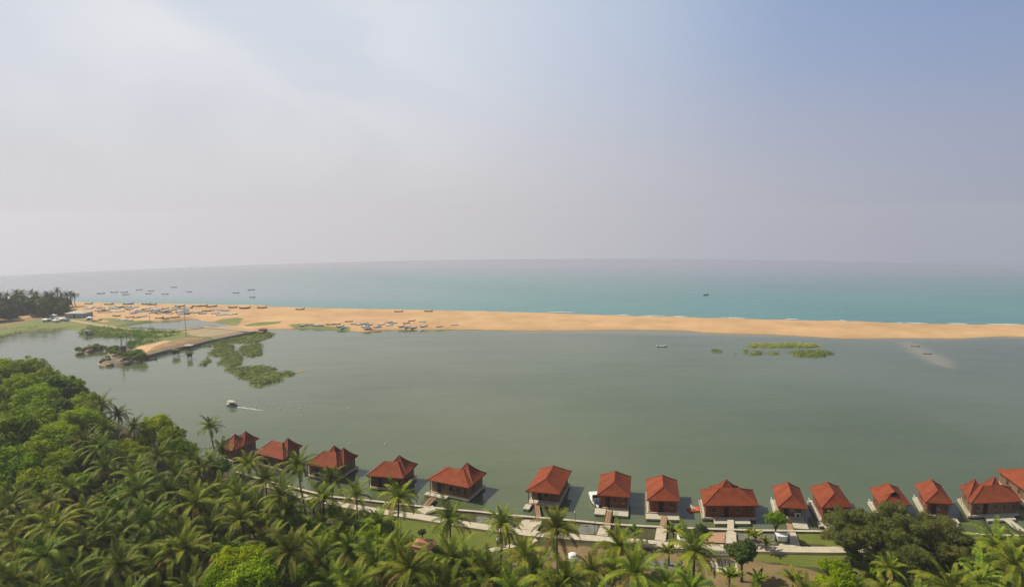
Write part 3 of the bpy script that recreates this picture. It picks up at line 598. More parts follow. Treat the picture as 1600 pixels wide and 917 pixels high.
def house(name, label, FLp, FRp, BRp, style='single', peaks=(), rise=2.3, wall='plank_red', deckL=0, pont=None, gablet=False, ridge=None, windows=3, open_front=False, K=1.155, shk=.7, ext=0.0, door=.3):
    ze = 3.1; A, B, Cc = [G(*q, ze) for q in (FLp, FRp, BRp)]
    xv = (B-A); Wd = xv.length; xv.normalize(); yv = Vector((-xv.y, xv.x)); Dp = (Cc-B).dot(yv); sk = (Cc-B).dot(xv)/Dp*shk
    rise *= .78
    t_ = thing(name, label, 'floating cottage', (A.x, A.y, 0), math.atan2(xv.y, xv.x))
    S = lambda x, y, z: (x+sk*y, y, z)
    def sheared(mb): mb.v = [(x+sk*y, y, z) for x, y, z in mb.v]; return mb
    back = Dp
    rb = MB(); hips = []
    if style == 'single': hips += hip(rb, 0, Wd, 0, Dp, ze, rise, ridge if ridge is not None else max(Dp-Wd*.62, Dp*.42), 'y', .15)
    elif style == 'wide':
        hips += hip(rb, 0, Wd, 0, Dp, ze, rise, ridge if ridge is not None else Wd*.34, 'x', .15)
    for (fx, hw, y0f, y1f, rs) in peaks:
        back = max(back, Dp*y1f)
        hips += hip(rb, max(0.02, Wd*fx-hw), min(Wd-.02, Wd*fx+hw), Dp*y0f, Dp*y1f, ze+.03, rs*.86, 0, 'x', .42, 6)
    if gablet:
        gx = Wd*.5; gz = ze+rise; y_ = Dp*.02
        rb.add([(gx-1.5, Dp*.30, ze+rise*.45), (gx+1.5, Dp*.30, ze+rise*.45), (gx, Dp*.16, gz+.25), (gx, Dp*.75, gz+.25)], [(0, 2, 3), (1, 3, 2)])
    rb = sheared(rb); roof = rb.build('roof', M['roof'], t_)
    for h_ in hips:
        cp = MB(); pts = [(x+sk*y, y, z+.02) for x, y, z in h_]; cp.tube(pts, [.09]*len(pts), 5); cp.build('ridge_cap', M['ridge'], roof)
    if gablet:
        gm = MB(); gx = Wd*.5; gm.add([(gx-1.25, Dp*.19, ze+rise*.50), (gx+1.25, Dp*.19, ze+rise*.50), (gx, Dp*.17, ze+rise+.12)], [(0, 1, 2)]); sheared(gm).build('gable_opening', M['dark'], roof)
    ins = .62; wx0, wx1, wy0, wy1 = ins, Wd-ins, ins*1.1, back-ins
    db = MB(); db.box(wx0-.35-deckL, wx1+.4, wy0-.35, wy1+.5, .25, .62); sheared(db).build('deck', M['float'] if deckL else M['concrete'], t_)
    fb = MB(); fb.box(wx0-.1, wx1+.1, wy0, wy1+.2, -.4, .25); sheared(fb).build('hull', M['wet'], t_)
    wb = MB(); fy = wy0+(1.2 if open_front else 0); wb.box(wx0, wx1, fy, wy1, .62, ze-.02); sheared(wb).build('walls', M[wall], t_)
    # door and windows on the shore side
    dx = wx0+(wx1-wx0)*door; dm = MB(); dm.box(dx-.4, dx+.4, fy-.05, fy+.02, .62, 2.55); dr = sheared(dm).build('door', M['dark'], t_)
    hm = MB(); hm.box(dx+.25, dx+.3, fy-.1, fy-.05, 1.5, 1.6); sheared(hm).build('handle', M['steel'], dr)
    for k in range(windows):
        wx = wx0+(wx1-wx0)*((k+.65)/windows)
        if abs(wx-dx) < .8: continue
        wm = MB(); wm.box(wx-.42, wx+.42, fy-.05, fy, 1.35, 2.4); wf = sheared(wm).build('window', M['rail'], t_)
        gm = MB(); gm.box(wx-.34, wx+.34, fy-.06, fy-.052, 1.42, 2.33); sheared(gm).build('pane', M['glass'], wf)
    for k in range(2):                                   # side windows, both sides
        for sg, xx in ((-1, wx0), (1, wx1)):
            yy = wy0+(wy1-wy0)*(.35+.38*k); wm = MB(); wm.box(xx-.04, xx+.04, yy-.45, yy+.45, 1.3, 2.4); wf = sheared(wm).build('window', M['rail'], t_)
            gm = MB(); gm.box(xx+sg*.045-.004, xx+sg*.045+.004, yy-.36, yy+.36, 1.38, 2.32); sheared(gm).build('pane', M['glass'], wf)
    for cx_ in (wx0-.2, wx1+.2):
        pm_ = MB(); pm_.box(cx_-.06, cx_+.06, wy0-.3, wy0-.18, .62, ze-.02); sheared(pm_).build('post', M['rail'], t_)
    if deckL:                                            # rail and white chairs on the side deck
        rm = MB(); x_ = wx0-.3-deckL
        for k in range(7):
            yy = wy0+(wy1-wy0)*k/6; rm.box(x_-.03, x_+.03, yy-.03, yy+.03, .62, 1.35)
        rm.box(x_-.03, x_+.03, wy0, wy1, 1.35, 1.41); sheared(rm).build('railing', M['rail'] if deckL < .5 else M['white'], t_)
    if pont:
        a, b, dy = pont; pb = MB(); pb.box(Wd*a, Wd*b, -dy, .25, .18, .5); pn = sheared(pb).build('pontoon', M['float'], t_)
        pk = MB(); pk.box(Wd*a+.08, Wd*b-.08, -dy+.08, .2, -.3, .18); sheared(pk).build('pontoon_base', M['wet'], pn)
    HOUSES.append(t_); return t_, Wd, Dp, sk
hn = 'floating_cottage'
house(hn, 'red-roofed floating cottage half hidden by palms, farthest along the shore', (337, 697), (362.4, 704.4), (399.7, 686.1), 'wide', [(.55, 2.0, .1, .75, 2.7), (.72, 2.2, .45, 1.1, 2.6)], 2.0, 'plank_brown', ridge=1.5)
house(hn, 'red-roofed floating cottage with one rear peak behind a tall lone palm', (396.7, 706.7), (441.9, 718.1), (466, 697), 'wide', [(.85, 2.9, .25, 1.1, 3.0)], 2.4, 'plank_brown')
house(hn, 'wide red-roofed cottage with twin rear peaks, third along from the grove', (475.2, 725.4), (526.2, 732.2), (558.6, 713.6), 'wide', [(.45, 2.0, .4, 1.15, 3.0), (.86, 2.4, .35, 1.1, 2.9)], 2.6, 'plank_brown')
house(hn, 'red-roofed floating cottage with one rear peak, partly behind two leaning palms', (571.7, 742.8), (629.7, 747.3), (652.5, 726.6), 'wide', [(.66, 3.0, .3, 1.1, 3.1)], 2.4, 'plank_red', windows=4)
house(hn, 'brown plank cottage with swept red roof standing clear beside wooden steps', (667.3, 749.1), (732.7, 762.2), (758.3, 741.4), 'wide', [(.72, 3.0, .25, 1.12, 3.2)], 2.3, 'plank_brown', pont=(-.02, .5, .9), windows=5, door=.22)
house(hn, 'long open-fronted boathouse cottage with plain hipped roof and dark front', (821, 767), (874.2, 771.9), (894.3, 735.8), 'single', [], 2.2, 'plank_brown', pont=(0, .18, 1.6), open_front=True, shk=.9)
house(hn, 'small square red cottage with a white motorboat moored beside it', (932.2, 773.3), (984.5, 776.8), (988.5, 744.5), 'single', [], 2.3, 'plank_red', pont=(-.04, .96, 1.9))
house(hn, 'small red-roofed cottage with white side wall and wide pontoon', (1010.5, 781.2), (1062.9, 783), (1062, 750.1), 'single', [], 2.3, 'plank_red', deckL=.35, pont=(-.02, .98, 1.6), door=.42, windows=2)
house(hn, 'widest red cottage of the middle row with a rear peak and grey gangway', (1098.6, 789.5), (1186, 789.6), (1181, 765), 'wide', [(.47, 2.7, .3, 1.22, 3.1)], 2.35, 'plank_red', deckL=.35, pont=(.2, .84, 1.3), windows=4, door=.42, open_front=False)
house(hn, 'small red-roofed cottage behind the leafy round tree', (1215.3, 791.9), (1262.4, 795), (1254.9, 762.8), 'single', [], 2.2, 'plank_brown', deckL=.5, pont=(.5, .99, 1.9), open_front=True)
house(hn, 'red-roofed cottage with long pale side deck next to the olive tree', (1283.4, 793.3), (1333.1, 791.6), (1318.3, 759.3), 'single', [], 2.3, 'plank_red', deckL=.5, pont=(-.1, .3, 1.2))
house(hn, 'red-roofed cottage with dark open gable above the olive tree', (1375.9, 789.8), (1424, 788), (1412, 761), 'single', [], 2.2, 'plank_red', deckL=.5, gablet=True)
house(hn, 'narrow red-roofed cottage between the gabled one and the twin-peaked one', (1446, 784.6), (1490.5, 787.3), (1478.3, 759), 'single', [], 2.3, 'plank_red', deckL=.5, pont=(.7, 1.15, 1.6))
house(hn, 'wide red cottage with twin rear peaks near the right edge', (1516.7, 786.4), (1597.8, 782.9), (1583, 760), 'wide', [(.18, 2.2, .3, 1.2, 2.9), (.60, 2.2, .3, 1.25, 3.2)], 2.4, 'plank_brown', deckL=.4, pont=(.3, .85, 1.2), windows=5, ridge=3.4, shk=.85)
house(hn, 'red cottage with long timber verandah cut by the right edge', (1610, 772), (1700, 768), (1648, 729), 'wide', [], 2.8, 'plank_brown', deckL=.8)

# gangways
def gangway(label, a, b, w, m, za=.55, zb=1.1, rails=None, rm='rail'):
    A = G(*a, za); B = G(*b, zb); A = Vector((A.x, A.y, za)); B = Vector((B.x, B.y, zb)); d = (B-A); Ln = d.length; d2 = d.to_2d().normalized(); nn = Vector((-d2.y, d2.x, 0))*w/2
    t_ = thing('gangway', label, 'gangway', A)
    mb = MB(); a0 = Vector((0, 0, 0)); b0 = B-A
    vs = [a0+nn, a0-nn, b0-nn, b0+nn]; mb.add(vs+[v-Vector((0, 0, .12)) for v in vs], [(0, 1, 2, 3), (7, 6, 5, 4), (0, 4, 5, 1), (1, 5, 6, 2), (2, 6, 7, 3), (3, 7, 4, 0)])
    mb.build('deck', m, t_)
    for sg in (rails or ()):
        r_ = MB(); off = nn*sg
        k = max(3, int(Ln/.8))
        for i in range(k+1): p = a0.lerp(b0, i/k)+off; r_.beam(p, p+Vector((0, 0, .95)), .04)
        for hz in (.5, .95): r_.beam(a0+off+Vector((0, 0, hz)), b0+off+Vector((0, 0, hz)), .035)
        r_.build('railing', M[rm], t_)
    return t_
gangway('pale gangway with maroon handrail leading to the open boathouse cottage', (838, 786), (841.5, 812), 1.0, M['boardwalk'], rails=(-1,), rm='railred')
gangway('timber gangway with rails on both sides below the motorboat cottage', (953, 798), (948.5, 821), 1.05, M['boardwalk'], rails=(-1, 1))
gangway('plain wooden gangway without rails to the white-sided cottage', (1037.6, 805), (1035.8, 825), 1.05, M['boardwalk'])
gangway('grey gangway crossing to the widest cottage of the middle row', (1141.6, 806), (1141.6, 831), 1.05, M['concrete'], za=.62)
gangway('short timber gangway beside the leafy round tree', (1233, 817), (1236.5, 832.5), .9, M['boardwalk'])
gangway('timber gangway with wooden rails beside the brown plank cottage', (677, 777), (663, 792), 1.2, M['boardwalk'], rails=(-1, 1))
gangway('white-railed gangway half hidden by the olive tree', (1288, 815), (1299, 833), .9, M['float'], rails=(1,), rm='white')
gangway('pale gangway between the olive tree and the bright palm', (1485, 808), (1498, 829), 1.0, M['float'])
gangway('pale boarded gangway behind the bright palm at the right', (1574, 811), (1597, 829), 1.3, M['float'])

# ---------------------------------------------------------------- boats
def hull(mb, Lh, Wd, Hh, sheer=.5, n=10, cutz=.0, inner=.75):
    """open canoe: outer skin plus inner skin and floor"""
    out = []; inn = []
    for i in range(n+1):
        f = i/n; x = (f-.5)*Lh; w = Wd/2*math.sin(math.pi*min(.97, max(.03, f)))**.55; up_ = sheer*abs(2*f-1)**3
        out.append([(x, -w, Hh+up_), (x, -w*.75, Hh*.35+up_*.7), (x, 0, up_*.6), (x, w*.75, Hh*.35+up_*.7), (x, w, Hh+up_)])
        inn.append([(x*.97, w*.86, Hh+up_), (x*.97, w*.6, Hh*.45+up_*.6), (x*.97, -w*.6, Hh*.45+up_*.6), (x*.97, -w*.86, Hh+up_)])
    rows = [o+i for o, i in zip(out, inn)]; m_ = 9; vs = [p for r_ in rows for p in r_]
    fs = [(i*m_+k, (i+1)*m_+k, (i+1)*m_+(k+1) % m_, i*m_+(k+1) % m_) for i in range(n) for k in range(m_)]
    fs += [tuple(range(m_)), tuple(n*m_+k for k in range(m_-1, -1, -1))]; mb.add(vs, fs)
def make_boat(kind):
    t_ = thing('fishing_boat', None, 'boat')
    hb = MB(); hull(hb, 7.4, 1.9, .8, .6); m = {'blue': M['blue'], 'teal': M['teal'], 'slate': M['slate'], 'wood': M['woodhull'], 'pale': M['hazewood'], 'white': M['hullwhite']}[kind]
    hb.build('hull', m, t_, True)
    for x in (-2.0, 0, 2.0):
        s_ = MB(); s_.box(x-.14, x+.14, -.72, .72, .66, .72); s_.build('thwart', M['rail'], t_)
    if kind in ('blue', 'slate', 'teal'):
        c = MB(); vs = []; n = 8
        for i in range(n+1):
            x = -2.6+5.0*i/n; hgt = 1.1+.35*math.sin(math.pi*i/n)+random.uniform(-.06, .06)
            vs += [(x, -.95, .80), (x, -.45, hgt*.9), (x, 0, hgt), (x, .45, hgt*.9), (x, .95, .80)]
        c.add(vs, [(i*5+k, i*5+k+1, (i+1)*5+k+1, (i+1)*5+k) for i in range(n) for k in range(4)])
        c.build('tarpaulin', {'blue': M['blue'], 'slate': M['hullwhite'], 'teal': M['blue']}[kind], t_, True)
    if kind == 'wood':
        s_ = MB(); s_.tube([(3.5, 0, 1.6), (3.95, 0, 2.4)], [.12, .07], 6); s_.build('stem_post', M['woodhull'], t_)
    return t_
PROTO = {k: make_boat(k) for k in ('blue', 'teal', 'slate', 'wood', 'white', 'pale')}; used = set()
BOATS = []
CW = {'blue': 'pale blue', 'teal': 'teal', 'slate': 'slate grey', 'wood': 'dark wooden', 'pale': 'grey-brown', 'white': 'whitish'}
def boat(kind, x, y, z, rz, s, row):
    o = PROTO[kind] if kind not in used else copy_tree(PROTO[kind]); used.add(kind)
    o.location = (x, y, z); o.rotation_euler = (0, random.uniform(-.04, .04), rz); s *= .80; o.scale = (s, s, s); BOATS.append((o, kind, row)); return o
def beach_z(x, y):
    d = bd(np.array([[x, y]]))[0]; return -1.6+2.6*float(smooth(np.array([d]), -1.5, 5)[0])
def bboat(px, py, kind, s=.8, row='sand', rz=None):
    p = G(px, py+1.0, 1.0); boat(kind, p.x, p.y, beach_z(p.x, p.y)-.08, R(random.gauss(28, 14)) if rz is None else rz, .92*s*random.uniform(.9, 1.1), row)
for x, y, k in [(469, 483, 'wood'), (623, 486.5, 'wood'), (669.7, 486, 'wood')]: bboat(x, y, k, .95, 'seaward', R(8))
r3 = lambda x, y: (440+x/5.333, 440+y/5.333)
for x, y, k in [(235, 355, 'blue'), (180, 362, 'slate'), (285, 362, 'slate'), (320, 365, 'blue'), (405, 355, 'wood'), (460, 353, 'wood'), (490, 370, 'slate'), (510, 380, 'blue'), (560, 330, 'wood'), (600, 352, 'blue'), (645, 356, 'slate'),
                (690, 348, 'blue'), (725, 358, 'teal'), (700, 376, 'slate'), (718, 388, 'blue'), (740, 412, 'wood'), (800, 375, 'blue'), (830, 355, 'slate'), (895, 336, 'slate'), (930, 345, 'teal'), (900, 364, 'blue'), (890, 392, 'wood'),
                (1000, 370, 'slate'), (1040, 345, 'wood'), (1085, 325, 'wood'), (1045, 374, 'blue'), (1095, 376, 'slate'), (1150, 382, 'blue'), (1185, 370, 'slate'), (1175, 332, 'blue'), (1315, 370, 'white'), (1440, 358, 'white')]:
    bboat(*r3(x, y), k, .74, 'middle')
def r4(x, y): return (120+x/5.333, 440+y/5.333)
for x, y in [(100, 182), (270, 188), (430, 186), (580, 187), (622, 190), (860, 204), (1000, 204), (1050, 201), (1125, 206), (1300, 213), (1400, 219), (1545, 216)]: bboat(*r4(x, y), 'wood', 1.15, 'seaward', R(random.uniform(0, 25)))
mid = [(180, 212), (100, 222), (240, 240), (330, 222), (420, 222), (470, 245), (520, 250), (580, 225), (600, 240), (650, 245), (740, 240), (760, 250), (775, 264), (860, 245), (900, 240), (870, 270), (905, 268), (930, 258), (1010, 255), (1050, 264), (1080, 243), (1112, 240), (1190, 235), (1238, 240), (1155, 264), (1200, 277), (1232, 273), (1270, 274), (1302, 270)]
for x, y in mid: bboat(*r4(x, y), random.choice(['blue', 'blue', 'slate', 'slate', 'teal', 'wood']), .85, 'crowd')
n_ = 0; placed = list(mid)
while n_ < 34:
    x, y = random.uniform(70, 960), random.uniform(205, 272)
    if y > 250+(x-70)*.03: continue
    if any(abs(x-a) < 24 and abs(y-b) < 7 for a, b in placed): continue
    placed.append((x, y)); n_ += 1; bboat(*r4(x, y), random.choice(['slate', 'slate', 'wood', 'blue', 'teal']), .8, 'crowd')
for x, y, k in [(170, 323, 'wood'), (350, 320, 'blue'), (392, 318, 'slate'), (432, 325, 'slate'), (545, 290, 'slate'), (500, 297, 'wood'), (330, 283, 'wood'), (440, 295, 'wood'), (690, 300, 'wood'), (740, 303, 'wood'), (820, 295, 'wood'), (1090, 330, 'wood'), (1115, 318, 'slate')]:
    bboat(*r4(x, y), k, .8, 'landward')
for x, y in [(157.5, 458.8), (178.5, 457), (194, 457), (197, 460.5), (217.5, 452.8), (236, 454.6), (231.6, 459), (258, 459.7), (272, 449), (296, 456), (368.6, 457.8), (392.6, 453), (394, 464.6), (75, 457.5), (119, 459.7), (35, 455)]:
    p, z = Gsea(x, y); boat('pale', p.x, p.y, z-.25, R(random.uniform(-10, 30)), random.uniform(.75, .95), 'sea')
p, z = Gsea(1103, 461); boat('pale', p.x, p.y, z-.2, R(35), .95, 'sea')
ROWN = {'sea': ('boats moored offshore', '{c} boat moored on the sea, {n} from the left'), 'seaward': ('boats along the seaward edge of the beach', '{c} boat on the seaward edge of the sand, {n} from the left'),
        'middle': ('boats drawn up on the middle of the sandbar', '{c} boat in the sandbar cluster by the lagoon, {n} from its left end'),
        'crowd': ('boats crowded on the far beach', '{c} boat in the crowded far beach fleet, {n} from the left'), 'landward': ('boats drawn up inland of the far fleet', '{c} boat landward of the far fleet near the pond, {n} from the left')}
for rw in ROWN:
    ls = sorted([b for b in BOATS if b[2] == rw], key=lambda b: PX(b[0].location)[0])
    for i, (o, k, _) in enumerate(ls):
        tag(o, ROWN[rw][1].format(c=CW[k], n=nth(i+1)), 'boat', ROWN[rw][0])

# small craft in the lagoon
def tour_boat():
    p = G(362, 634); t_ = thing('tour_boat', 'small canopied tour boat trailing a white wake across the lagoon', 'boat', (p.x, p.y, -.15), R(158), None, .7)
    h_ = MB(); hull(h_, 5.4, 2.0, .8, .35); h_.build('hull', M['hullwhite'], t_, True)
    st = MB(); st.box(-2.3, 2.1, -1.02, 1.02, .62, .78); st.build('rub_rail', M['navy'], t_)
    c = MB(); n = 6; vs = []
    for i in range(n+1):
        a = -1.05+2.1*i/n; vs += [(-1.9, a, 2.25+.2*math.cos(a*1.4)), (1.7, a, 2.25+.2*math.cos(a*1.4))]
    vs += [(x, y, z-.07) for x, y, z in vs]; m_ = 2*(n+1)
    c.add(vs, [(2*i, 2*i+1, 2*i+3, 2*i+2) for i in range(n)]+[(m_+2*i+2, m_+2*i+3, m_+2*i+1, m_+2*i) for i in range(n)]+[(0, m_, m_+1, 1), (2*n+1, m_+2*n+1, m_+2*n, 2*n)]); c.build('canopy', M['float'], t_)
    for x in (-1.7, 0, 1.5):
        for y in (-.9, .9): q = MB(); q.beam((x, y, .7), (x, y, 2.3), .035); q.build('post', M['steel'], t_)
    for x in (-1.2, -.3, .6): q = MB(); q.box(x-.2, x+.2, -.8, .8, .7, 1.0); q.box(x-.22, x-.16, -.8, .8, 1.0, 1.35); q.build('seat', M['navy'], t_)
    q = MB(); q.box(-2.9, -2.6, -.15, .15, .3, 1.1); q.build('outboard_motor', M['dark'], t_)
    return p
tp = tour_boat()
wk = MB(); A = Vector((tp.x+2.2, tp.y-.6)); vs = []
for i in range(16):
    f = i/15; q = G(370+42*f, 636+5.5*f**1.2+.3*math.sin(i*1.3)); w = (.2+.2*f)*(1-f*.85); vs += [(q.x, q.y+w, .035), (q.x, q.y-w, .035)]
wk.add(vs, [(2*i, 2*i+1, 2*i+3, 2*i+2) for i in range(15)]); tag(wk.build('wake', M['foam']), 'thin white wake behind the small tour boat', 'wake', None, 'stuff')
by = MB(); by.ball((0, 0, .08), .2, 8, 6); bym = by.mesh('float_ball', M['white'], True); rp = MB(); rp.tube([(0, 0, .26), (0, 0, .36)], [.04, .04], 5); rpm = rp.mesh('eyelet', M['steel'])
for i, (x, y) in enumerate([(400, 636), (419, 634.5), (438, 638), (457, 637), (470, 638.2), (479, 636.5), (492, 636.8), (545, 637.8), (602, 694), (546, 693)]):
    p = G(x, y); b = thing('net_float', f'white net float on the lagoon, {nth(i+1)} '+('in line eastward from the tour boat' if i < 8 else 'of the floats near the cottages'), 'float', (p.x, p.y, 0), 0, 'white net floats'); obj('ball', bym, b); obj('eyelet', rpm, b)

def white_motorboat():
    p = G(931, 785); t_ = thing('motorboat', 'white motorboat with dark cockpit moored beside the small square cottage', 'boat', (p.x, p.y, -.1), R(97))
    h_ = MB(); hull(h_, 5.6, 2.0, .8, .15); h_.build('hull', M['white'], t_, True)
    c = MB(); c.box(-.4, 2.2, -.82, .82, .75, 1.25); c.box(.2, 1.7, -.7, .7, 1.25, 1.5); c.build('cabin', M['white'], t_)
    c = MB(); c.box(-2.1, -.45, -.78, .78, .72, .86); c.build('cockpit', M['navy'], t_)
    for y in (-.42, .42): c = MB(); c.box(-1.5, -1.0, y-.22, y+.22, .86, 1.1); c.box(-1.55, -1.45, y-.22, y+.22, 1.1, 1.5); c.build('seat', M['slate'], t_)
    c = MB(); c.add([(-.42, -.8, 1.25), (-.42, .8, 1.25), (-.1, .7, 1.75), (-.1, -.7, 1.75)], [(0, 1, 2, 3)]); c.build('windscreen', M['glass'], t_)
    c = MB(); c.box(-3.0, -2.7, -.2, .2, .2, 1.1); c.build('outboard_motor', M['dark'], t_)
white_motorboat()
def small_boat(x, y, label, kind, rz, s):
    p = G(x, y); o = copy_tree(PROTO[kind]); o.location = (p.x, p.y, -.15); o.rotation_euler = (0, 0, rz); o.scale = (s,)*3; o['label'] = label; o['category'] = 'boat'
    if 'group' in o: del o['group']
small_boat(1034, 541.5, 'lone pale skiff adrift in the middle of the lagoon', 'white', R(5), .62)
small_boat(236, 562, 'little dark canoe off the tip of the embankment', 'wood', R(10), .6)
small_boat(1430, 541, 'small canoe beside the submerged sand spit', 'pale', R(-25), .42)
small_boat(826, 793, 'white dinghy at the foot of the open boathouse cottage', 'white', R(80), .42)
small_boat(1449, 553, 'tiny canoe over the pale sand spit', 'wood', R(-20), .35)
def pedal():
    p = G(1085, 797); t_ = thing('pedal_boat', 'orange pedal boat floating between two cottages', 'boat', (p.x, p.y, 0), R(4))
    for y in (-.5, .5):
        h_ = MB(); h_.tube([(-1.3, y, .12), (-1.0, y, .15), (1.0, y, .15), (1.35, y, .25)], [.1, .24, .24, .08], 8); h_.build('float', M['orange'], t_, True)
    d = MB(); d.box(-.8, .7, -.6, .6, .3, .38); d.build('deck', M['orange'], t_)
    for y in (-.28, .28): d = MB(); d.box(-.5, -.1, y-.2, y+.2, .38, .55); d.box(-.58, -.5, y-.2, y+.2, .5, .95); d.build('seat', M['white'], t_)
    d = MB(); d.beam((.35, 0, .38), (.25, 0, .85), .03); d.build('steering_bar', M['steel'], t_)
pedal()

# ---------------------------------------------------------------- marsh islands and islets
M['mud'] = ground_mat('marsh_ground', [(None, (.12, .14, .04), (.15, .17, .05), .3)], .4, .3)
def marsh(label, px, leafm, hgt=.7, dens=1.2, size=.8, mud=None, nm='marsh_vegetation'):
    poly = gpoly(px); a = np.array(poly); f0 = lambda P: seg_dist(P, poly)+.9*noise2(P, 4)+.5*noise2(P, 1.3)
    b = bound(poly, 3); st = max(.6, min(1.5, (b[1]-b[0])/60))
    o = field_mesh(nm, [mud or M['mud'], leafm], b, st, f0, .35, 1.2, -.3, rough=.1)
    area = (b[1]-b[0])*(b[3]-b[2]); rg = random.Random(int(abs(a.sum()))); mb = MB(); n = int(area*dens)
    pts = np.column_stack([RNG.uniform(b[0], b[1], n), RNG.uniform(b[2], b[3], n)]); dd = f0(pts); nn = noise2(pts, 3)
    for (x, y), d_, q in zip(pts, dd, nn):
        if d_ < .1: continue
        h_ = hgt*(.25+1.0*min(1, max(0, q+.6))**2)*min(1, .4+d_/2)
        for _ in range(3):
            z = .3+h_*rg.random(); nv = Vector((rg.gauss(0, .5), rg.gauss(0, .5), 1)).normalized(); u = nv.cross(Vector((rg.gauss(0, 1), rg.gauss(0, 1), .1))).normalized(); w = nv.cross(u); s = size*rg.uniform(.6, 1.3)
            p_ = Vector((x+rg.gauss(0, .4), y+rg.gauss(0, .4), z)); mb.add([p_-u*s*.5, p_+w*s*.3, p_+u*s*.5, p_-w*s*.3], [(0, 1, 2, 3)])
    me = o.data; base_v = [tuple(v.co) for v in me.vertices]; base_f = [tuple(p.vertices) for p in me.polygons]
    full = MB(); full.add(base_v, base_f); full.slot = 1; full.add(mb.v, mb.f)
    C.objects.unlink(o); bpy.data.objects.remove(o); o = full.build(nm, [mud or M['mud'], leafm])
    return tag(o, label, 'marsh vegetation', None, 'stuff')
for lb, p in [('green marsh growth joined to the embankment', [(380, 462), (420, 450), (540, 417), (640, 395), (760, 370), (860, 362), (925, 378), (860, 408), (800, 435), (690, 442), (640, 440), (600, 436), (555, 440), (480, 470)]),
              ('green marsh lobe nearest the pond', [(470, 455), (560, 440), (610, 455), (635, 490), (660, 520), (688, 545), (670, 590), (610, 606), (500, 592), (560, 548), (520, 536), (430, 530), (442, 505), (500, 485)]),
              ('round green marsh lobe facing the open lagoon', [(640, 490), (690, 462), (760, 450), (820, 455), (832, 480), (822, 522), (745, 545), (690, 522)]),
              ('small detached marsh tuft off the embankment', [(383, 590), (400, 568), (440, 555), (478, 568), (440, 580), (410, 606)]),
              ('long green marsh island pointing at the tour boat', [(530, 632), (610, 608), (700, 615), (820, 605), (965, 625), (860, 640), (950, 655), (1000, 645), (1060, 655), (1040, 675), (965, 680), (968, 720), (880, 730), (810, 760), (760, 748), (720, 730), (755, 712), (660, 690), (600, 650)])]:
    marsh(lb, s2(p), M['marsh'], .8, 2.6, .6)
M['tipsand'] = ground_mat('sand_tip', [(None, (.30, .22, .13), (.24, .19, .11), .3)])
o = field_mesh('sand_spit', [M['tipsand']], bound(gpoly(s2([(1060, 650), (1150, 640)])), 8), .8, lambda P: seg_dist(P, gpoly(s2([(1050, 655), (1085, 638), (1130, 630), (1152, 638), (1110, 652), (1080, 662)]))), .3, 1, -.3); tag(o, kind='structure')
z7 = lambda p: zoom(p, 6.957, 1090, 520)
marsh('bright yellow-green reed strip near the sandbar', z7([(490, 133), (720, 120), (1000, 113), (1300, 132), (1345, 150), (1240, 160), (1000, 158), (800, 162), (600, 155)]), M['marsh_y'], .6, 1.2, .7)
marsh('brownish reed strip in front of the bright one', z7([(470, 200), (500, 195), (570, 205), (700, 202), (730, 228), (700, 240), (600, 246), (540, 225), (490, 222)]), M['marsh'], .6, 1.2, .7)
marsh('longer brownish reed strip with darker edge', z7([(940, 205), (1020, 212), (1200, 200), (1440, 203), (1460, 222), (1380, 250), (1200, 262), (1080, 250), (1020, 228)]), M['marsh'], .7, 1.2, .8)
marsh('broken low tufts between the two brownish reed strips', z7([(740, 222), (820, 205), (890, 215), (885, 240), (800, 240)]), M['marsh'], .6, .5, .7)
marsh('dark low tuft west of the reed strips', z7([(140, 192), (200, 185), (270, 200), (260, 214), (200, 210)]), M['leaf_dark'], .4, .7, .6)
marsh('tiny dark tuft beside the reed strips', z7([(360, 235), (390, 215), (405, 225), (425, 243)]), M['leaf_dark'], .4, .9, .5)
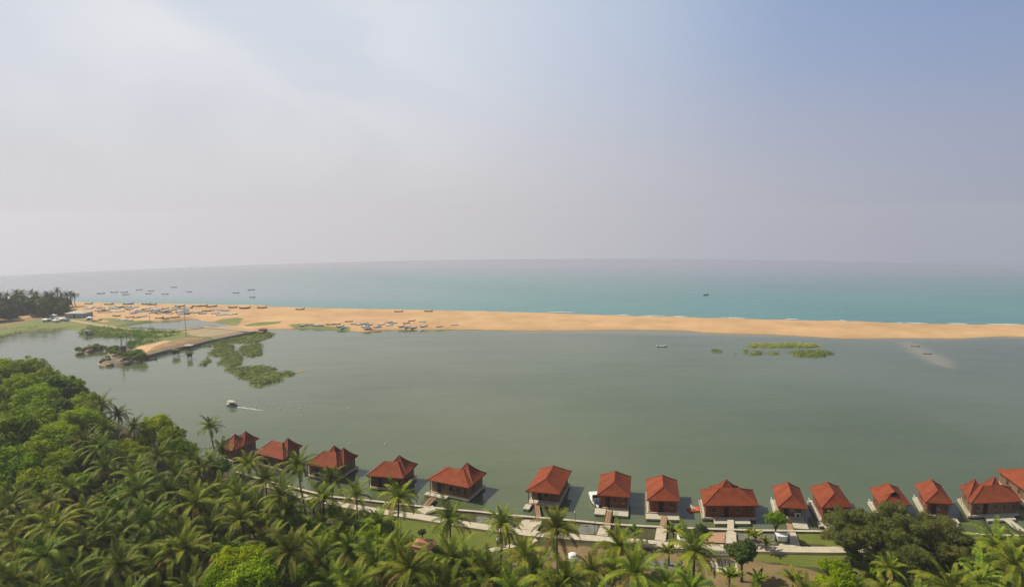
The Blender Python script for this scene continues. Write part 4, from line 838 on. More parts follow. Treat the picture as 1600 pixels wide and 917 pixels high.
# shrubs growing on the headland
for lb, p in [('dark mangrove belt along the lagoon edge of the headland', [(122, 523), (140, 514), (170, 516), (205, 519), (235, 518), (262, 521), (285, 522), (262, 527), (232, 530), (206, 526), (180, 527), (150, 525)]),
              ('green mangrove clump on the inner bank behind the rocky islet', [(196, 544), (199, 536), (216, 531), (250, 527), (272, 521), (284, 526), (255, 534), (225, 541), (205, 546)])]:
    marsh(lb, p, M['leaf_mid'], 2.2, 3.0, .7, nm='mangrove_belt')
marsh('low green scrub below the far treeline', [(-10, 522), (0, 516), (40, 512), (90, 508), (110, 505), (98, 514), (60, 517), (39, 519), (0, 528)], M['marsh'], .8, .8, .7, nm='scrub')
def rock_islet(label, px, bushes, rocks, hgt):
    poly = gpoly(px); a = np.array(poly); cx_, cy_ = a.mean(0); t_ = thing('rocky_islet', label, 'islet', (cx_, cy_, 0))
    pl = [(x-cx_, y-cy_) for x, y in poly]; o = field_mesh('rock_base', [M['rock']], bound(pl, 3), .7, lambda P: seg_dist(P, pl)+.5*noise2(P, 2.5), hgt, 1.8, -.5, rough=.6, nscale=2.2); o.parent = t_
    rg = random.Random(len(px)+rocks)
    for k in range(rocks):
        for _ in range(50):
            x, y = rg.uniform(*bound(pl, 0)[:2]), rg.uniform(*bound(pl, 0)[2:])
            if seg_dist([(x, y)], pl)[0] > -.2: break
        mb = MB(); r_ = rg.uniform(.6, 1.5); mb.ball((x, y, .35+hgt*.75*float(smooth(seg_dist([(x, y)], pl), 0, 1.8)[0])), r_, 9, 6, (1, rg.uniform(.7, 1.2), rg.uniform(.6, .9))); mb.v = [(a_+rg.uniform(-.15, .15), b_+rg.uniform(-.15, .15), c_+rg.uniform(-.12, .12)) for a_, b_, c_ in mb.v]; mb.build('boulder', M['rock'], t_)
    bl = [(G(x, y, hgt).x-cx_, G(x, y, hgt).y-cy_, hgt+r_*.5, r_) for x, y, r_ in bushes]
    mb = MB(); leaf_cloud(mb, 3600, blob_sampler(bl), .6, seed=3, slots=(0, 1)); mb.build('bushes', [M['leaf_mid'], M['marsh']], t_)
    return t_
rock_islet('larger rocky islet with bushes and a ruined tower', s1([(690, 688), (705, 665), (740, 632), (800, 590), (870, 580), (930, 585), (1000, 598), (1042, 620), (1040, 650), (985, 668), (930, 688), (830, 697), (740, 697)]), [(172, 549, 1.6), (180, 548, 1.9), (203, 556, 1.8), (210, 558, 2.1), (217, 557, 2.3), (222, 560, 2.0), (188, 554, 1.3), (168, 560, 1.0), (198, 563, 1.2), (182, 553, 1.3), (176, 552, 1.5), (197, 557, 1.4), (211, 562, 1.3)], 22, 1.2)
rock_islet('smaller low rocky islet topped with scrub', s1([(540, 600), (555, 585), (600, 570), (690, 558), (765, 570), (750, 580), (690, 592), (640, 612), (570, 622)]), [(122, 547, 1.1), (150, 544, 1.5), (158, 545, 1.2), (165, 545, .9), (135, 547, 1.1), (143, 546, 1.2), (128, 549, 1.0)], 10, .8)
def tower():
    p = G(193, 553, 1.3); t_ = thing('ruined_tower', 'narrow grey ruined tower with a pole on the larger rocky islet', 'tower', (p.x, p.y, 1.0))
    m = MB(); m.tube([(0, 0, 0), (0, 0, 2.2), (0, 0, 3.6)], [1.3, 1.1, .95], 8); m.build('shaft', M['greywood'], t_)
    m = MB(); m.box(-1.1, 1.1, -1.1, 1.1, 3.6, 3.85); m.build('cornice', M['wall_grey'], t_)
    m = MB(); m.tube([(-.5, 0, 3.85), (-.5, 0, 7.6)], [.2, .12], 6); m.build('pole', M['greywood'], t_)
    m = MB(); m.box(-1.1, .1, -.08, .08, 7.2, 7.6); m.build('crossbar', M['greywood'], t_)
    m = MB(); m.box(1.2, 4.5, -1.4, 1.2, -.2, .9); m.build('plinth', M['wall_grey'], t_)
tower()
def utility_pole(x, y0, y1, lb, r_=.12):
    p = G(x, y1, .9); d = (Vector((p.x, p.y, 0))-Vector((0, 0, 0))).length; hh = (y1-y0)*d/FPX*1.0
    t_ = thing('utility_pole', lb, 'pole', (p.x, p.y, .7)); m = MB(); m.tube([(0, 0, 0), (0, 0, hh)], [r_*1.3, r_*.8], 7); m.build('post', M['greywood'], t_)
    m = MB(); m.box(-.9, .9, -.06, .06, hh-.8, hh-.65); m.build('crossarm', M['greywood'], t_); m = MB(); m.box(-.8, .8, -.8, .8, -.1, .4); m.build('footing', M['wall_grey'], t_)
utility_pole(291, 486, 526, 'tall slender utility pole standing on the field by the embankment', .09)
utility_pole(235, 495, 513, 'shorter utility pole at the near edge of the pond', .09)
def hut(x, y, lb, w, d, h_, m, rm, stilts=False, rz=.2):
    p = G(x, y, .8); z0 = 0 if stilts else .8; t_ = thing('hut', lb, 'hut', (p.x, p.y, z0), rz)
    zb = 1.0 if stilts else 0
    b = MB(); b.box(-w/2, w/2, -d/2, d/2, zb, zb+h_); b.build('walls', m, t_)
    rr = MB(); hip(rr, -w/2-.4, w/2+.4, -d/2-.4, d/2+.4, zb+h_, h_*.4); rr.build('roof', rm, t_)
    dm = MB(); dm.box(-.4, .4, -d/2-.04, -d/2, zb, zb+h_*.8); dm.build('door', M['dark'], t_)
    if stilts:
        for sx in (-1, 1):
            for sy in (-1, 1): q = MB(); q.beam((sx*w*.4, sy*d*.4, -.6), (sx*w*.4, sy*d*.4, 1.0), .1); q.build('stilt', M['greywood'], t_)
hut(275, 553, 'overgrown dark stilt hut just off the embankment', 2.2, 2, 1.6, M['greywood'], M['leaf_dark'], True)
hut(296.5, 557.5, 'smaller dark stilt hut farther out in the lagoon', 1.4, 1.4, 1.4, M['greywood'], M['leaf_dark'], True)
hut(295, 543.5, 'pale roofed shelter on the embankment edge', 2.6, 2, 1.2, M['greywood'], M['concrete'])
hut(411, 517.5, 'pinkish low shelter where the embankment meets the sandbar', 3.4, 2.4, 1.3, M['greywood'], M['tipsand'])
hut(124, 496, 'long white-roofed shed on the far beach', 11, 7, 3.0, M['slate'], M['float'], rz=.0)
hut(98, 489, 'brown thatched shed behind the white-roofed one', 14, 5, 2.0, M['greywood'], M['rock'], rz=-.1)
rg = random.Random(4)
for i, (x, y) in enumerate([(80, 483.5+3), (88, 486+2), (92, 484.5), (97, 484+1.5), (104, 484+2), (72, 487), (135, 487), (140, 494), (137, 515), (84, 490)]):
    hut(x, y+16 if y < 490 and i < 6 else y+6, f'tiny white hut among the far shacks, {nth(i+1)} of the scattered huts', 2.4, 2.0, 1.5, M['hullwhite'], M['white'] if i % 2 else M['slate'], rz=rg.uniform(-.5, .5))

# far treeline
FARC = tree_mesh(91, 5.0, 11, [M['leaf_dark']], 2200, 1.1, 12, flat=1.05); FARC2 = tree_mesh(92, 4.6, 12, [M['leaf_dark'], M['leaf_mid']], 2200, 1.1, 11, flat=1.2)
ft = []
for i in range(92):
    x = rg.uniform(-40, 106); y = rg.uniform(485, 501)-(x*.10)
    ft.append((x, y))
FAR = []
for i, (x, y) in enumerate(ft):
    p = G(x, y+2, 1); s = rg.uniform(.66, .96)*(1 if x < 80 else .7); me = FARC if i % 2 else FARC2
    FAR.append(place_tree(me, 'far_tree', None, 'tree', p.x, p.y, -.9, (s, s, s*1.22), rg.uniform(0, 6)))
for i, o in enumerate(sorted(FAR, key=lambda o: PX(o.location)[0])): tag(o, f'hazy dark tree in the far treeline, {nth(i+1)} from the left', 'tree', 'trees of the far treeline')
FP = []
for x, y, h_ in [(92, 463, 11), (98, 468, 8), (106, 467, 8), (112, 467, 8.5), (117, 469, 7), (29, 464, 12), (37, 464, 11.5), (52, 465, 11), (14, 467, 11), (60, 468, 10), (75, 468, 9.5), (85, 470, 9), (4, 470, 11)]:
    p = G(min(x, 118), 490-(x*.10), 1); k = rg.randrange(6); t_ = thing('coconut_palm', None, 'palm tree', (p.x, p.y, .8+h_), rg.uniform(0, 6), 'palms of the far treeline', .95)
    t_.location.z = .8+h_; obj('crown', PALM[k][0], t_); tm = MB(); tm.tube([(0.5, 0, -h_), (0, 0, -h_/2), (0, 0, 0)], [.3, .22, .18], 6); tm.build('trunk', M['bark'], t_); FP.append(t_)
for i, o in enumerate(sorted(FP, key=lambda o: PX(o.location)[0])): o['label'] = f'hazy palm above the far treeline, {nth(i+1)} palm from the left there'

# ---------------------------------------------------------------- foreground vegetation
BR = [tree_mesh(21, 3.6, 9, [M['leaf_bright']], 7500, .30, 16), tree_mesh(22, 3.4, 8.5, [M['leaf_bright'], M['leaf_bright'], M['leaf_mid']], 7000, .30, 14), tree_mesh(23, 3.8, 9, [M['leaf_mid'], M['leaf_bright']], 7500, .32, 18)]
MD = [tree_mesh(31, 3.2, 8, [M['leaf_mid']], 6500, .28, 14), tree_mesh(32, 3.0, 8, [M['leaf_dark'], M['leaf_mid']], 6500, .28, 15)]
TREES = []
def tree_px(px, py, rpx, kind, zt=8.0, name='broadleaf_tree', cat='tree'):
    """crown centre seen at (px, py) at height zt, crown radius in pixels of the photograph"""
    p = G(px, py, zt); dist = math.sqrt(p.x**2+p.y**2+(H-zt)**2); rad = rpx*dist/FPX
    pr, r0, h0 = {'b': (random.choice(BR), 3.6, 9), 'm': (random.choice(MD), 3.1, 8)}[kind]
    s = rad/r0*.92; ctop = (h0-r0*.75)*s; z = zt-ctop
    o = place_tree(pr, name, None, cat, p.x, p.y, LAND_Z, s, random.uniform(0, 6.28))
    if z > 0: o.children[1].scale.z = 1; o.location.z = z; 
    # stretch the trunk down to the ground
    if z > LAND_Z: o.children[1].location.z = 0
    TREES.append((o, kind)); return o
bro = [(12, 592, 26, 'b'), (45, 590, 26, 'b'), (75, 597, 24, 'b'), (102, 610, 24, 'b'), (128, 624, 20, 'b'), (20, 628, 30, 'b'), (60, 632, 28, 'b'), (95, 645, 24, 'm'), (35, 665, 26, 'm'), (66, 668, 28, 'b'), (8, 668, 22, 'b'),
       (245, 658, 24, 'b'), (268, 668, 20, 'b'), (285, 688, 22, 'm'), (262, 694, 22, 'm'), (225, 672, 16, 'm'), (20, 705, 34, 'b'), (88, 690, 30, 'b'), (60, 722, 28, 'b'), (102, 724, 26, 'b'), (20, 748, 34, 'b'), (62, 757, 28, 'b'), (190, 690, 24, 'b'), (215, 705, 18, 'b'),
       (285, 755, 24, 'm'), (318, 768, 20, 'm'), (255, 765, 20, 'b'), (290, 718, 20, 'm'), (390, 775, 20, 'b'), (425, 786, 20, 'b'), (362, 752, 16, 'm'), (135, 700, 18, 'm'),
       (372, 885, 42, 'b'), (412, 893, 40, 'b'), (390, 920, 45, 'b'), (350, 905, 30, 'b'), (480, 905, 26, 'b'), (530, 840, 24, 'b'), (575, 838, 26, 'b'), (600, 852, 20, 'b'), (560, 868, 24, 'm'), (500, 835, 18, 'm'), (610, 885, 24, 'm'), (475, 830, 18, 'b'),
       (150, 645, 18, 'b'), (5, 800, 24, 'm'), (1315, 908, 22, 'b'), (1290, 912, 16, 'b'), (345, 725, 16, 'm'), (130, 750, 20, 'b'), (450, 815, 18, 'm'), (150, 800, 20, 'b'), (235, 852, 22, 'm'), (300, 802, 18, 'b'), (440, 858, 20, 'b'), (120, 880, 22, 'm'), (650, 905, 22, 'b'), (522, 800, 16, 'b'), (345, 850, 20, 'b'), (590, 915, 24, 'b')]
for x, y, r_, k in bro: tree_px(x, y+(15 if y < 700 else 6 if y < 800 else 0), r_, k, 9.5 if abs(x-385) < 45 and y > 870 else 6.5)
mz = [tuple(G(x, y, 7)) for x, y in [(-70, 600), (0, 606), (60, 611), (100, 620), (125, 630), (148, 650), (112, 700), (90, 775), (-70, 800)]]
mb_ = bound(mz, 0); hv = [tuple(o.location[:2]) for o, _ in TREES]
for _ in range(1500):
    x, y = random.uniform(*mb_[:2]), random.uniform(*mb_[2:])
    if seg_dist([(x, y)], mz)[0] < 0 or any((x-a)**2+(y-b)**2 < 4.3**2 for a, b in hv): continue
    hv.append((x, y)); q = PX((x, y, 7)); tree_px(q[0], q[1], random.uniform(20, 27), 'b' if random.random() < .72 else 'm', 7.0)
# palms placed where the photograph shows them
for x, y in [(158, 634), (184, 640), (122, 640), (208, 655), (328, 661), (164, 664), (131, 683), (157, 694), (247, 708), (311, 727), (210, 734), (109, 750), (163, 724), (240, 749), (330, 755), (162, 772), (74, 778), (48, 806), (85, 828), (197, 828), (260, 812), (92, 858), (188, 888), (243, 884), (72, 886), (306, 794), (290, 852), (13, 905),
             (346, 690), (389, 722), (465, 722), (373, 792), (446, 796), (504, 768), (557, 766), (516, 742), (374, 815), (448, 812), (501, 868), (585, 888), (672, 892), (547, 856), (706, 888), (766, 893), (838, 895), (924, 888), (820, 862),
             (28, 850), (130, 800), (130, 850), (150, 905), (215, 780), (330, 830), (340, 870), (300, 905), (225, 855), (15, 790), (110, 905), (420, 850), (455, 870), (520, 905), (640, 905), (735, 905), (800, 915), (885, 915), (990, 905), (555, 930), (700, 935), (440, 935), (300, 940), (200, 940), (60, 945), (870, 945), (620, 850), (415, 745), (440, 775), (400, 800), (180, 760), (275, 740), (185, 800), (40, 880), (265, 780), (350, 785), (160, 835), (230, 820), (475, 845), (540, 815), (590, 812), (270, 870), (20, 935), (120, 940)]:
    zc_ = random.uniform(7.5, 11.8); palm(x, y, zc_, random.uniform(.8, 1.0) if y < 780 else random.uniform(.9, 1.16))
for x, y, zc_, s in [(623, 775, 11, 1.0), (703, 806, 9, .95), (785, 812, 9, .95), (870, 828, 10, 1.05), (968, 862, 10, 1.1), (1085, 868, 9, 1.1), (1392, 856, 8, .62), (1337, 898, 5, .6), (1383, 903, 5, .6), (1556, 848, 8, 1.0), (1488, 922, 7, 1.05), (1585, 880, 8, 1.0), (1430, 925, 6, .8), (1530, 905, 8, 1.0), (1540, 872, 7, .8), (1600, 845, 8, .9), (1260, 925, 8, .9), (1080, 920, 8, 1.0), (1040, 905, 8, .9), (1180, 940, 8, .9)]:
    palm(x, y, zc_, s)
for x, y, zc_, s in [(992, 832, 3, 1.0), (1052, 836, 3.6, 1.1), (1067, 829, 2.6, .7), (1180, 838, 2.6, .8), (1000, 873, 3, 1.0), (818, 866, 3.4, 1.1), (1185, 905, 3, 1), (1240, 905, 3, 1), (1140, 900, 3, 1), (960, 905, 3.5, 1.2), (905, 900, 3, 1), (1045, 862, 3.0, 1.0), (1198, 848, 2.4, .7)]:
    palm(x, y, zc_, s, young=True)
# more palms through the grove so its floor hardly shows
grove = [tuple(G(x, y, 9)) for x, y in [(100, 640), (250, 690), (330, 690), (420, 770), (560, 800), (640, 880), (900, 930), (900, 990), (-60, 990), (-60, 700)]]
gb = bound(grove, 0); have = [tuple(p.location[:2]) for p in PALMS]+[tuple(o.location[:2]) for o, _ in TREES]; tries = 0
while tries < 2500 and len(PALMS) < 215:
    tries += 1; x, y = random.uniform(gb[0], gb[1]), random.uniform(gb[2], gb[3])
    if seg_dist([(x, y)], grove)[0] < 0 or any((x-a)**2+(y-b)**2 < 3.9**2 for a, b in have): continue
    q = PX((x, y, 10))
    if q[0] < -60 or q[1] > 985 or q[0] > 1650 or (q[0] > 590 and q[1] < 885): continue
    have.append((x, y)); palm_at(x, y, random.uniform(7, 9.5), random.uniform(.75, .95))

def big_tree(name, label, cat, px, py, zt, rad, ht, mats, nleaf, ls, nb, seed, **k):
    p = G(px, py, zt); ms = tree_mesh(seed, rad, ht, mats, nleaf, ls, nb, **k); return place_tree(ms, name, label, cat, p.x, p.y, LAND_Z, 1, 0)
cz = dict(narrow=.35, shell=.3, sub=.24, flat=.9)
big_tree('casuarina_tree', 'largest dusky olive tree beside the seawall, left end of the big clump', 'tree', 1334, 850, 4.4, 4.9, 8.8, [M['leaf_olive']], 38000, .30, 30, 51, **cz)
big_tree('casuarina_tree', 'tallest dusky olive tree in the middle of the big clump', 'tree', 1395, 845, 4.8, 5.2, 9.8, [M['leaf_olive']], 38000, .30, 30, 52, **cz)
big_tree('casuarina_tree', 'dusky olive tree at the outer right end of the big clump', 'tree', 1458, 850, 4.6, 5.2, 9.2, [M['leaf_olive']], 30000, .28, 26, 53, **cz)
big_tree('casuarina_tree', 'low dark olive tree in front of the big clump', 'tree', 1415, 895, 3.4, 4.6, 7.4, [M['leaf_olive'], M['leaf_dark']], 20000, .28, 22, 61, **cz)
big_tree('casuarina_tree', 'small dusky olive tree at the far right foot of the big clump', 'tree', 1496, 872, 3.8, 3.6, 7.2, [M['leaf_olive']], 18000, .28, 22, 62, **cz)
big_tree('mango_tree', 'dark glossy round tree on the earth in front of the walkway', 'tree', 1160, 880, 3.6, 2.6, 6.4, [M['leaf_dark']], 7000, .28, 16, 54, sub=.36)
big_tree('broadleaf_tree', 'leafy round tree beside the seawall by the white cart', 'tree', 1213, 822, 3.4, 1.9, 5.2, [M['leaf_mid']], 4500, .22, 12, 55)
big_tree('broadleaf_tree', 'slim dark conical tree in front of the walkway by the picket fence', 'tree', 1094, 848, 3.5, 1.5, 6.2, [M['leaf_dark']], 3500, .22, 12, 56, flat=1.3)
big_tree('flowering_shrub', 'yellow-flowered shrub between the terrace and the leafy tree', 'shrub', 1172, 838, 1.4, .9, 2.0, [M['leaf_yellow'], M['leaf_mid']], 1400, .15, 8, 57)
big_tree('broadleaf_shrub', 'bright bushy shrub spilling onto the lawn edge', 'shrub', 1300, 900, 2.5, 2.0, 4.2, [M['leaf_bright']], 5000, .2, 12, 58)
big_tree('croton_shrub', 'yellow-leaved shrub beside the tiled gazebo', 'shrub', 640, 858, 1.5, 1.0, 2.4, [M['leaf_yellow']], 1600, .16, 8, 59)
big_tree('broadleaf_shrub', 'bright green shrub behind the tiled gazebo on the lawn', 'shrub', 660, 842, 1.0, .8, 2.0, [M['leaf_dark']], 1400, .16, 8, 60)
sh_protos = [tree_mesh(71, 1.3, 2.3, [M['leaf_mid']], 1500, .22, 8), tree_mesh(72, 1.2, 2.1, [M['leaf_bright'], M['leaf_mid']], 1500, .22, 8), tree_mesh(73, 1.2, 2.0, [M['leaf_yellow'], M['leaf_mid'], M['leaf_mid']], 1300, .2, 8)]
SH = []
gv = [tuple(G(x, y, 1)) for x, y in [(330, 760), (420, 775), (540, 800), (600, 815), (650, 860), (760, 868), (830, 880), (900, 892), (960, 890), (1090, 895), (1110, 925), (1140, 1000), (0, 1000), (-60, 900), (-60, 760), (200, 740)]]
gv2 = [tuple(G(x, y, 1)) for x, y in [(1300, 870), (1600, 855), (1620, 1000), (1200, 1000), (1290, 910)]]
for poly, cnt in ((gv, 120), (gv2, 40)):
    b = bound(poly, 0); k_ = 0; pts = []
    for _ in range(4000):
        if k_ >= cnt: break
        x, y = random.uniform(*b[:2]), random.uniform(*b[2:])
        q = PX((x, y, 1))
        if seg_dist([(x, y)], poly)[0] < .5 or q[1] > 960 or q[0] < -30 or q[0] > 1630 or any((x-a)**2+(y-c)**2 < 2.6**2 for a, c in pts): continue
        pts.append((x, y)); k_ += 1; SH.append(place_tree(random.choice(sh_protos), 'undergrowth_shrub', None, 'shrub', x, y, LAND_Z, random.uniform(.7, 1.5), random.uniform(0, 6)))
def rank_rows(objs, edges, names, fmt, group, zoff=0):
    for i, nm in enumerate(names):
        row = sorted([o for o in objs if edges[i] <= PX(Vector(o.location)+Vector((0, 0, zoff)))[1] < edges[i+1]], key=lambda o: PX(o.location)[0])
        for k, o in enumerate(row): tag(o, fmt.format(row=nm, n=nth(k+1)), None, group+' '+nm)
rank_rows(PALMS, [-1e3, 665, 715, 755, 790, 820, 850, 880, 910, 945, 5e3], ['at the far grove tip', 'of the far grove', 'below the first cottages', 'level with the walkway bend', 'level with the cottage gangways', 'level with the walkway', 'on the near lawn line', 'of the near grove', 'of the nearest full row', 'along the bottom edge'],
          'coconut palm {row}, {n} crown from the left there', 'coconut palms')
TB = [o for o, k in TREES if k == 'b']; TM = [o for o, k in TREES if k == 'm']
ed = [-1e3, 650, 700, 760, 850, 5e3]; nm_ = ['on the far shore edge', 'in the far grove', 'in the middle grove', 'near the walkway', 'in the nearest grove']
rank_rows(TB, ed, nm_, 'bright green bushy tree {row}, {n} bright one from the left', 'bright green trees', 6)
rank_rows(TM, ed, nm_, 'duller green bushy tree {row}, {n} dull one from the left', 'duller green trees', 6)
rank_rows(SH, [-1e3, 800, 830, 860, 890, 915, 5e3], ['behind the walkway bend', 'at walkway height', 'along the lawn', 'in front of the lawn', 'of the near undergrowth', 'at the bottom edge'], 'leafy undergrowth shrub {row}, {n} from the left', 'undergrowth shrubs')

# ---------------------------------------------------------------- small things on the shore
def parasol():
    p = G(895, 876, 2.2); t_ = thing('parasol', 'white domed parasol standing on bare earth among the palms', 'parasol', (p.x, p.y, LAND_Z))
    m = MB(); n = 8; vs = [(0, 0, 2.7)]; rr = [(.55, 2.55), (.95, 2.15), (1.1, 1.7)]
    for r_, z in rr: vs += [(r_*math.cos(6.283*k/n), r_*math.sin(6.283*k/n), z) for k in range(n)]
    fs = [(0, 1+k, 1+(k+1) % n) for k in range(n)]+[(1+j*n+k, 1+(j+1)*n+k, 1+(j+1)*n+(k+1) % n, 1+j*n+(k+1) % n) for j in range(2) for k in range(n)]
    m.add(vs, fs); m.build('canopy', M['white'], t_); m = MB(); m.beam((0, 0, 0), (0, 0, 2.65), .04); m.build('pole', M['steel'], t_)
    m = MB(); m.tube([(0, 0, -.02), (0, 0, .12)], [.35, .3], 10); m.build('base', M['wall_grey'], t_)
parasol()
def gazebo():
    p = G(662, 860, 1.8); t_ = thing('gazebo', 'small gazebo with weathered orange tiled roof on the lawn', 'gazebo', (p.x, p.y, LAND_Z), R(-15))
    m = MB(); hip(m, -1.7, 1.7, -1.4, 1.4, 2.0, 1.1, 1.2); m.build('roof', M['tileold'], t_)
    for sx in (-1.3, 1.3):
        for sy in (-1, 1): q = MB(); q.box(sx-.08, sx+.08, sy-.08, sy+.08, 0, 1.95); q.build('post', M['rail'], t_)
    q = MB(); q.box(-1.5, 1.5, -1.2, 1.2, -.02, .15); q.build('floor', M['terracotta'], t_)
    q = MB(); q.box(-1.2, 1.2, .7, 1.05, .5, .6); q.box(-1.2, -1.1, .7, 1.05, .15, .5); q.box(1.1, 1.2, .7, 1.05, .15, .5); q.build('bench', M['boardwalk'], t_)
gazebo()
def cart():
    p = G(1222, 846, PZ); t_ = thing('serving_cart', 'white serving cart with flared top beside the leafy round tree', 'cart', (p.x, p.y, PZ), R(-6))
    m = MB(); m.add([(-.7, -.35, .25), (.7, -.35, .25), (.7, .35, .25), (-.7, .35, .25), (-.9, -.5, 1.15), (.9, -.5, 1.15), (.9, .5, 1.15), (-.9, .5, 1.15)], [(3, 2, 1, 0), (0, 1, 5, 4), (1, 2, 6, 5), (2, 3, 7, 6), (3, 0, 4, 7)]); m.build('body', M['hullwhite'], t_)
    m = MB(); m.box(-1.0, 1.0, -.6, .6, 1.15, 1.25); m.build('top', M['white'], t_)
    for sx in (-.5, .5):
        for sy in (-.3, .3):
            m = MB(); m.tube([(sx, sy-.05, .14), (sx, sy+.05, .14)], [.14, .14], 10); m.build('wheel', M['dark'], t_)
cart()
def planter():
    p = G(1067, 842, 1.3); t_ = thing('planter', 'square white planter with dark soil at the corner of the terrace', 'planter', (p.x, p.y, LAND_Z+.2))
    m = MB()
    for a in ((-.75, .75, -.75, -.6), (-.75, .75, .6, .75), (-.75, -.6, -.6, .6), (.6, .75, -.6, .6)): m.box(*a, 0, .75)
    m.build('box', M['white'], t_); m = MB(); m.box(-.6, .6, -.6, .6, 0, .62); m.build('soil', M['dark'], t_)
planter()
def ac_unit():
    p = G(1246, 805, .9); t_ = thing('outdoor_cabinet', 'small white vented cabinet on the front deck of the cottage by the leafy tree', 'cabinet', (p.x, p.y, .62), R(-6))
    m = MB(); m.box(-.45, .45, -.18, .18, 0, .75); m.build('case', M['white'], t_); m = MB(); m.tube([(0, -.182, .38), (0, -.2, .38)], [.28, .28], 14); m.build('grille', M['dark'], t_)
    m = MB(); m.box(-.47, .47, -.2, .2, .75, .79); m.build('lid', M['white'], t_)
ac_unit()
def lamp(x, y, lb):
    p = G(x, y, LAND_Z+.2); t_ = thing('lamp_post', lb, 'lamp post', (p.x, p.y, LAND_Z)); m = MB(); m.tube([(0, 0, 0), (0, 0, .2), (0, 0, .22), (0, 0, 2.3)], [.1, .1, .045, .04], 7); m.build('post', M['greywood'], t_)
    m = MB(); m.ball((0, 0, 2.42), .17, 10, 7); m.build('globe', M['white'], t_, True); m = MB(); m.tube([(0, 0, 2.56), (0, 0, 2.66)], [.14, .02], 8); m.build('cap', M['greywood'], t_)
lamp(929, 834.5, 'lamp post on the grass left of the railed gangway'); lamp(898.5, 818, 'lamp post at the seawall behind the large lone palm'); lamp(1131, 860, 'lamp post behind the round dark tree by the picket fence')
def picket(x0, x1, y, lb):
    A = G(x0, y, .9); B = G(x1, y+.8, .9); d = B-A; t_ = thing('picket_fence', lb, 'fence', (A.x, A.y, LAND_Z), math.atan2(d.y, d.x)); n = int(d.length/.45); Ln = d.length
    for k in range(n+1): m = MB(); m.box(Ln*k/n-.04, Ln*k/n+.04, -.03, .03, -.02, .85); m.build('picket', M['white'], t_)
    for z in (.25, .65): m = MB(); m.box(0, Ln, .03, .06, z, z+.07); m.build('rail', M['white'], t_)
picket(1055, 1090, 866, 'low white picket fence left of the conical tree'); picket(1104, 1148, 867, 'low white picket fence between the conical tree and the round dark tree')
pv_ = MB()
for i in range(7):
    for j in range(7):
        p = G(1112+i*6+j*.6, 876+j*2.6, LZ+.03); pv_.box(p.x-.2, p.x+.2, p.y-.2, p.y+.2, LZ-.05, LZ+.05)
tag(pv_.build('paving_grid', M['concrete']), 'grid of small pale paving stones beside the round dark tree', 'paving')
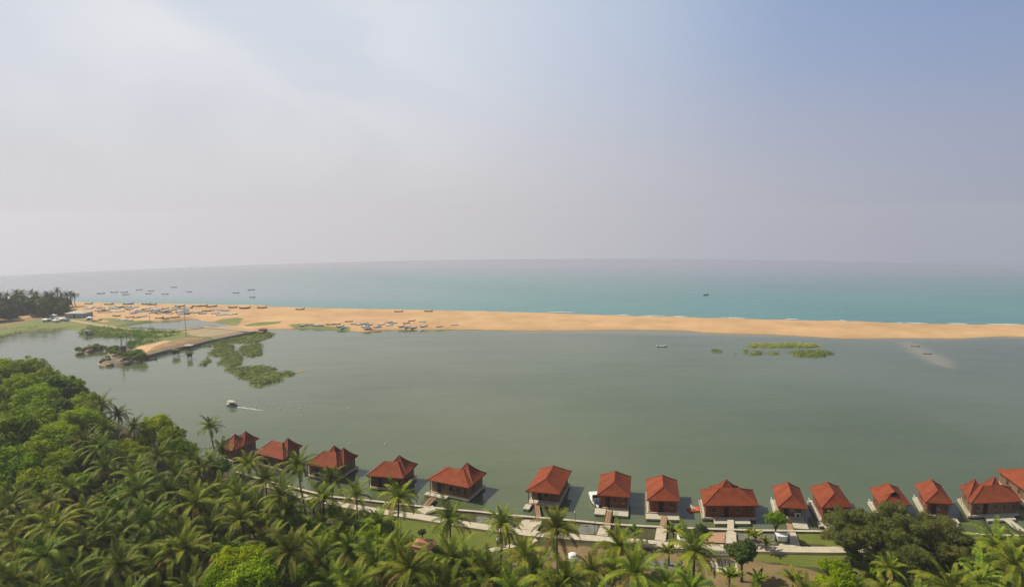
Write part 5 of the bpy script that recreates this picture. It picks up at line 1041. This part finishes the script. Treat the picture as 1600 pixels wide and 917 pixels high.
def person(x, y, z, lb, shirt, rz, stride=.18):
    p = G(x, y, z); t_ = thing('person', lb, 'person', (p.x, p.y, z), rz)
    vs = [(0, 0, .92), (0, 0, 1.18), (0, 0, 1.42), (0, 0, 1.52), (0, .01, 1.64), (0, .01, 1.74), (-.1, 0, .88), (-.11, stride*.6, .48), (-.11, stride*.2, .06), (-.11, stride*.2+.14, .03), (.1, 0, .88), (.11, -stride*.1, .48), (.11, -stride, .06), (.11, -stride+.14, .03), (-.2, 0, 1.40), (-.25, -.04, 1.12), (-.22, .08, .86), (-.22, .12, .78), (.2, 0, 1.40), (.25, .02, 1.12), (.23, -.02, .86), (.23, 0, .78)]
    es = [(0, 1), (1, 2), (2, 3), (3, 4), (4, 5), (0, 6), (6, 7), (7, 8), (8, 9), (0, 10), (10, 11), (11, 12), (12, 13), (2, 14), (14, 15), (15, 16), (16, 17), (2, 18), (18, 19), (19, 20), (20, 21)]
    rd = [.14, .13, .14, .055, .095, .07, .085, .06, .042, .035, .085, .06, .042, .035, .055, .042, .033, .028, .055, .042, .033, .028]
    me = bpy.data.meshes.new('body'); me.from_pydata(vs, es, []); o = bpy.data.objects.new('body', me); C.objects.link(o); o.parent = t_
    md = o.modifiers.new('skin', 'SKIN')
    for i, sv in enumerate(me.skin_vertices[0].data if me.skin_vertices else []): sv.radius = (rd[i], rd[i]*.8)
    if not me.skin_vertices: pass
    if me.skin_vertices: me.skin_vertices[0].data[0].use_root = True
    o.modifiers.new('sub', 'SUBSURF').levels = 1; o.modifiers['sub'].render_levels = 1
    me.materials.append(M['skin'])
    # clothes as shells round the trunk and the legs
    s_ = MB(); s_.tube([(0, 0, .86), (0, 0, 1.1), (0, 0, 1.36), (0, 0, 1.47)], [.175, .165, .20, .09], 10); s_.tube([(-.17, 0, 1.42), (-.25, -.04, 1.14)], [.085, .07], 8); s_.tube([(.17, 0, 1.42), (.25, .02, 1.14)], [.085, .07], 8); s_.build('shirt', shirt, t_, True)
    s_ = MB(); s_.tube([(0, 0, .96), (0, 0, .84)], [.17, .17], 10); s_.tube([(-.1, 0, .9), (-.11, stride*.6, .48), (-.11, stride*.2, .1)], [.11, .085, .07], 8); s_.tube([(.1, 0, .9), (.11, -stride*.1, .48), (.11, -stride, .1)], [.11, .085, .07], 8); s_.build('trousers', M['trouser'], t_, True)
    s_ = MB(); s_.ball((0, -.02, 1.73), .115, 10, 7, (.95, 1.05, .85)); s_.build('hair', M['hair'], t_, True)
person(1232, 849, PZ, 'person in a blue shirt standing at the white serving cart', M['shirt_b'], R(20), .05)
person(778, 853, LAND_Z+.06, 'person in a white shirt on the footpath under the lone palm', M['shirt_w'], R(60))
person(796, 856, LAND_Z+.06, 'person in a maroon shirt walking down the footpath', M['shirt_r'], R(-70))
person(728, 868, LAND_Z+.06, 'person in a blue shirt at the lower end of the footpath', M['shirt_b'], R(120))

# surf
sf = MB(); rg = random.Random(9)
for x0, x1, yb in [(1124, 1166, 497.0), (1226, 1248, 499.3), (1310, 1325, 501.5), (1400, 1450, 505.0), (1480, 1512, 506.2), (1000, 1040, 494.0), (850, 900, 488.6), (1050, 1075, 495.2), (1540, 1600, 507.2), (960, 985, 492.8)]:
    n = 14; vs = []
    for i in range(n+1):
        f = i/n; p, z = Gsea(x0+(x1-x0)*f, yb-.6+(1.2*f if x0 > 1100 else .8*f)*.5); w = (.15+1.1*math.sin(math.pi*f))*rg.uniform(.5, 1.2); vs += [(p.x, p.y+w, z+.12), (p.x, p.y-w, z+.12)]
    sf.add(vs, [(2*i, 2*i+1, 2*i+3, 2*i+2) for i in range(n)])
tag(sf.build('surf', M['foam']), 'short white lines of surf breaking along the beach', 'surf', None, 'stuff')

# ---------------------------------------------------------------- haze
hz = MB(); hz.box(-1900, 1900, -60, 1620, -60, 96); hm = bpy.data.materials.new('haze'); hm.use_nodes = True; n = hm.node_tree.nodes; n.remove(n['Principled BSDF'])
pvn = n.new('ShaderNodeVolumePrincipled'); pvn.inputs['Color'].default_value = (.88, .88, .93, 1); pvn.inputs['Density'].default_value = HAZE_DENSITY; pvn.inputs['Anisotropy'].default_value = .3
hm.node_tree.links.new(pvn.outputs[0], n['Material Output'].inputs['Volume'])
tag(hz.build('haze', hm), None, None, None, 'stuff')
